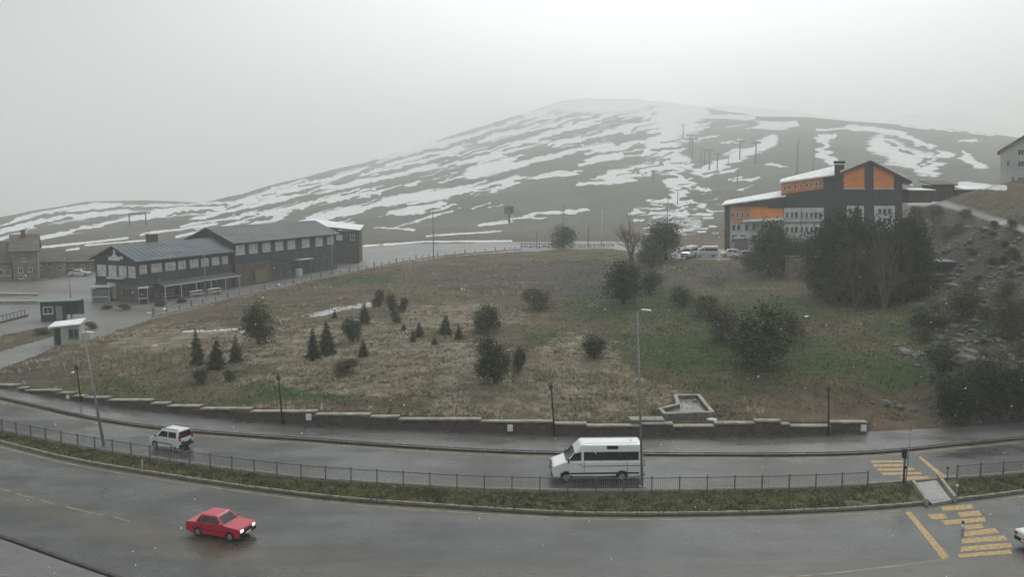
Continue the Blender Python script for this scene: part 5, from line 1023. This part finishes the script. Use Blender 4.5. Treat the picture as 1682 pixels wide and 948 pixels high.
# dark evergreens round the hotel
TALL = [bush_me(51, M_PINE2, 18, 10000, size=.034), bush_me(52, M_PINE2, 20, 10000, size=.034)]
for k, px, b, tp, w_, lab in [(0, 1376, 495, 340, 96, 'tall dark evergreen hiding the middle of the hotel front'), (1, 1425, 500, 352, 110, 'tall broad evergreen before the hotel gable pier'), (1, 1488, 500, 345, 84, 'tall evergreen at the right corner of the hotel'), (0, 1462, 505, 378, 110, 'dark evergreen before the right half of the gable'), (0, 1348, 490, 374, 84, 'dark evergreen left of the tallest one')]:
    tree('evergreen_tree', lab, 'tree', TALL[k], px, b, tp, w_, trunk=btrunk_me, wr=.80, group='dark evergreens before the hotel')
conf(1, 1403, 470, 336, 44, 'narrow pointed spruce rising out of the evergreen mass at the hotel', True); conf(0, 1508, 490, 372, 40, 'narrow spruce at the right end of the evergreen mass', True)
for k, px, b, tp, w_, lab in [(4, 1262, 452, 364, 84, 'wide dark bush hiding the low hotel wing'), (4, 1300, 447, 386, 84, 'wide dark bush under the pale hotel wing'), (4, 1346, 450, 388, 80, 'dark bush right of the tan hut'), (1, 1395, 498, 400, 110, 'broad dark bush at the foot of the tall evergreens'), (1, 1470, 500, 405, 110, 'broad dark bush at the right foot of the tall evergreens'), (1, 1236, 444, 410, 40, 'small dark bush behind the parked grey car')]: bush(k, px, b, tp, w_, lab, 'evergreen_tree', 'tree', 'dark evergreens before the hotel')
tree('bare_tree', 'brown leafless tree before the pale wall of the hotel gable', 'tree', TW[0], 1452, 510, 335, 80, wr=.75); tree('bare_tree', 'leafless tree before the left rendered panel of the gable', 'tree', TW[1], 1404, 508, 345, 66, wr=.9)
for k, px, b, tp, w_, lab in [(1, 1238, 600, 492, 112, 'large dark bush in the green hollow'), (3, 1185, 560, 500, 70, 'olive bush left of the large dark bush'), (3, 1290, 560, 508, 60, 'olive bush right of the large dark bush'), (3, 1160, 520, 485, 60, 'pale olive scrub above the green hollow'), (1, 1550, 610, 560, 60, 'dark shrub at the left of the lower right thicket'),
        (4, 1570, 690, 612, 90, 'dark thicket bush above the right pavement'), (4, 1630, 680, 590, 110, 'large dark thicket bush above the right pavement'), (4, 1690, 690, 590, 100, 'dark thicket bush at the right edge of the frame'), (1, 1600, 640, 590, 70, 'dark bush at the top of the lower right thicket'), (3, 1580, 520, 470, 60, 'brownish shrub on the rocky hillside'), (3, 1660, 540, 490, 60, 'brownish shrub near the right edge of the rocky hillside'), (1, 1520, 540, 500, 50, 'dark shrub at the foot of the rocky hillside')]: bush(k, px, b, tp, w_, lab, 'hillside_bush', 'bush', 'bushes on the right hillside')
for px, b, tp, w_, lab in [(1215, 560, 500, 50, 'bare twiggy shrub at the left flank of the large dark bush'), (1500, 560, 520, 40, 'bare twiggy shrub at the right of the green hollow'), (1640, 600, 550, 60, 'bare twiggy shrub above the lower right thicket'), (1180, 470, 440, 50, 'bare twiggy shrub below the parked vans')]: tree('bare_shrub', lab, 'shrub', TW[1], px, b, tp, w_, wr=.9)
SCRUB = []
_r = random.Random(77)
for i in range(72):
    px, py = _r.uniform(1505, 1690), _r.uniform(350, 600); w_ = _r.uniform(9, 30); p = gt(px, py); wd = w_*p[1]/FPX
    t = thing('scrub_bush', 'low olive scrub bush growing between the rocks of the right hillside', 'bush', (p[0], p[1], p[2]-.05), _r.uniform(0, 6), 'low scrub between the hillside rocks'); t.scale = (wd/.84, wd/.84, wd*_r.uniform(.45, .9)); inst('crown', BUS[3] if i % 4 else TW[1], t)
for px, b, tp, w_, lab in [(205, 509, 498, 22, 'low dark bush before the restaurant gable'), (264, 503, 493, 20, 'low dark bush before the near end of the awning'), (176, 508, 499, 16, 'small dark bush left of the restaurant corner'), (70, 549, 538, 30, 'low olive bush between the kiosk and the driveway'), (150, 540, 528, 22, 'scrubby bush behind the utility cabinet'), (300, 497, 488, 18, 'low bush at the promenade below the awning')]:
    bush(3 if px % 4 else 1, px, b, tp, w_, lab, 'low_bush', 'bush', 'low bushes round the restaurant')
# small weeds clumps across the meadow, too many to count
n = 0; P = []
px = RNG.uniform(-60, 1750, 60000); py = RNG.uniform(430, 712, 60000)
# sample evenly in depth rather than in the picture
Yd = RNG.uniform(62, 225, 150000); tt = RNG.uniform(-.64, .64, 150000); X = tt*Yd; Z = H(X, Yd); qx, qy = proj(X, Yd, Z)
ok = (Z > .12) & (sample('paved', qx, qy) < .3) & (qy < np.vectorize(lambda v: float(wall_base(v)))(np.clip(qx, -600, 2100))-8)
dens = noise2(X/6, Yd/6, 31)+.7*noise2(X/2.2, Yd/2.2, 32); ok &= dens > -.35+RNG.normal(0, .25, len(X))
ok &= sample('green', qx, qy) < RNG.uniform(.25, 1.1, len(X)); P = np.stack([X, Yd, Z], 1)[ok][:60000]
M_TUFT = mat('meadow_tufts', (.085, .090, .042), .95, scale=.16, col2=(.36, .31, .21), fac=.47, detail=9)
tufts('meadow_grass', P, .08, .27, 4, 'dry straw and green tufts covering the meadow', M_TUFT, .25)
# green grass of the hollow below the hotel
n = 60000; Yd = RNG.uniform(68, 200, n); X = RNG.uniform(-.5, .62, n)*Yd; Z = H(X, Yd); qx, qy = proj(X, Yd, Z)
ok = (Z > .12) & (sample('paved', qx, qy) < .3) & (sample('green', qx, qy) > RNG.uniform(.15, .8, n)) & (qy < np.vectorize(lambda v: float(wall_base(v)))(np.clip(qx, -600, 2100))-10)
tufts('hollow_grass', np.stack([X, Yd, Z], 1)[ok][:16000], .08, .26, 4, 'fresh green grass growing in the hollow below the hotel', mat('fresh_grass', (.035, .065, .018), .95, scale=.25, col2=(.105, .135, .050), fac=.5, detail=7), .2)
# larger pale tussocks
n = 26000; Yd = RNG.uniform(66, 190, n); X = RNG.uniform(-.64, .52, n)*Yd; Z = H(X, Yd); qx, qy = proj(X, Yd, Z)
ok = (Z > .12) & (sample('paved', qx, qy) < .3) & (sample('green', qx, qy) < .35) & (qy < np.vectorize(lambda v: float(wall_base(v)))(np.clip(qx, -600, 2100))-10) & (noise2(X/9, Yd/7, 61)+.8*noise2(X/3, Yd/3, 62) > .15)
C0 = np.stack([X, Yd, Z], 1)[ok][:7000]; P = np.repeat(C0, 3, 0)+RNG.normal(0, .10, (len(C0)*3, 3))*[1, 1, 0]
tufts('tussock_grass', P, .16, .42, 4, 'pale frosted tussocks of dead grass in the meadow', mat('pale_tussock', (.16, .145, .09), .95, scale=.4, col2=(.52, .46, .34), fac=.5, detail=7), .14)
# ------------------------------------------------------------------ rocks and snow remnants on the hillside
def rock_me(seed):
    bm = bmesh.new(); bmesh.ops.create_icosphere(bm, subdivisions=2, radius=.5); r = random.Random(seed); cuts = [Vector((r.gauss(0, 1), r.gauss(0, 1), r.gauss(0, 1))).normalized() for _ in range(9)]
    for v in bm.verts:
        for c in cuts:
            dd = v.co.dot(c)-.34
            if dd > 0: v.co -= c*dd*.9
        v.co *= 1+r.gauss(0, .03)
    bm.transform(Matrix.Diagonal((1.15, .9, .7, 1))); me = bpy.data.meshes.new('rock'); bm.to_mesh(me); bm.free(); me.materials.append(M_ROCK); return me
M_ROCK = mat('grey_rock', (.055, .053, .050), .9, scale=1.8, col2=(.21, .205, .195), bump=.6)
RK = [rock_me(i) for i in range(4)]
def in_(px, py): return True
cnt = 0
while cnt < 230:
    px, py = random.uniform(1500, 1690), random.uniform(372, 600)
    if random.random() < .2: px, py = random.uniform(1430, 1690), random.uniform(520, 705)
    if py > 600 and px > 1600: continue
    q = gt(px, py); s = random.uniform(.3, 1.0)*(1 if random.random() < .88 else 1.8); o = inst('rock', RK[cnt % 4], None, (q[0], q[1], q[2]+s*.08), random.uniform(0, 6.28), (s*random.uniform(.9, 1.6), s, s*random.uniform(.7, 1.2)))
    tag(o, 'grey angular rock lying among others on the right hillside', 'rock', 'rocks scattered over the right hillside'); cnt += 1
for px, py, s, lab in [(760, 476, 1.0, 'lump of leftover snow at the top of the meadow, above the wide dark evergreen'), (405, 484, 1.1, 'lump of leftover snow above the large dark rounded evergreen'), (432, 489, .7, 'small snow lump just right of the one above the large rounded evergreen'),
        (270, 508, .8, 'snow lump beside the promenade below the middle of the restaurant'), (245, 514, .6, 'small snow lump beside the promenade near the booth'), (688, 437, .8, 'snow lump just below the promenade kerb right of the annex'), (255, 568, .5, 'tiny snow lump on the left of the meadow'), (120, 612, .4, 'tiny snow lump at the far left below the booth'),
        (1325, 520, .7, 'small snow lump on the green slope below the hotel'), (1170, 690, .8, 'pale lump between the basin and the retaining wall')]:
    q = gt(px, py); o = inst('snow_lump', RK[int(px) % 4], None, (q[0], q[1], q[2]), random.uniform(0, 6), (s*1.3, s*.9, s*.5)); o.material_slots[0].link = 'OBJECT'; o.material_slots[0].material = M_SNOW
    tag(o, lab, 'snow lump', 'leftover snow lumps in the meadow')
# light snowfall: small real flakes hanging in the air
n = 650; Yf = RNG.uniform(12, 90, n); Xf = RNG.uniform(-.7, .7, n)*Yf; Zf = RNG.uniform(.5, 1, n)*(20-Yf*.02); sz = RNG.uniform(.010, .022, n)
o6 = np.array([[1, 0, 0], [-1, 0, 0], [0, 1, 0], [0, -1, 0], [0, 0, 1.2], [0, 0, -1.2]]); t8 = np.array([[0, 2, 4], [2, 1, 4], [1, 3, 4], [3, 0, 4], [2, 0, 5], [1, 2, 5], [3, 1, 5], [0, 3, 5]])
V = (np.stack([Xf, Yf, Zf], 1)[:, None]+o6[None]*sz[:, None, None]).reshape(-1, 3); F = (t8[None]+6*np.arange(n)[:, None, None]).reshape(-1, 3)
o = inst('falling_snow', npmesh('falling_snow', V, F, M_SNOW)); tag(o, 'sparse small snowflakes falling through the air', 'snow', kind='stuff')
# ------------------------------------------------------------------ air: closed box of haze round camera and place
HZ_TOP = 400
hz = MB().box((0, 0, 0), (15000, 15000, 1)).mesh('haze'); hz.transform(Matrix.Diagonal((1, 1, HZ_TOP+142, 1))); hz.transform(Matrix.Translation((0, 0, (HZ_TOP-142)/2)))
m = bpy.data.materials.new('haze_air'); m.use_nodes = True; n = m.node_tree.nodes; n.clear(); out = n.new('ShaderNodeOutputMaterial'); pv = n.new('ShaderNodeVolumePrincipled')
pv.inputs['Color'].default_value = (.955, .97, .965, 1); pv.inputs['Density'].default_value = HAZE; pv.inputs['Anisotropy'].default_value = .2
m.node_tree.links.new(pv.outputs[0], out.inputs['Volume']); hz.materials.append(m); o = inst('haze', hz); tag(o, 'pale even haze in the air', None, kind='stuff')
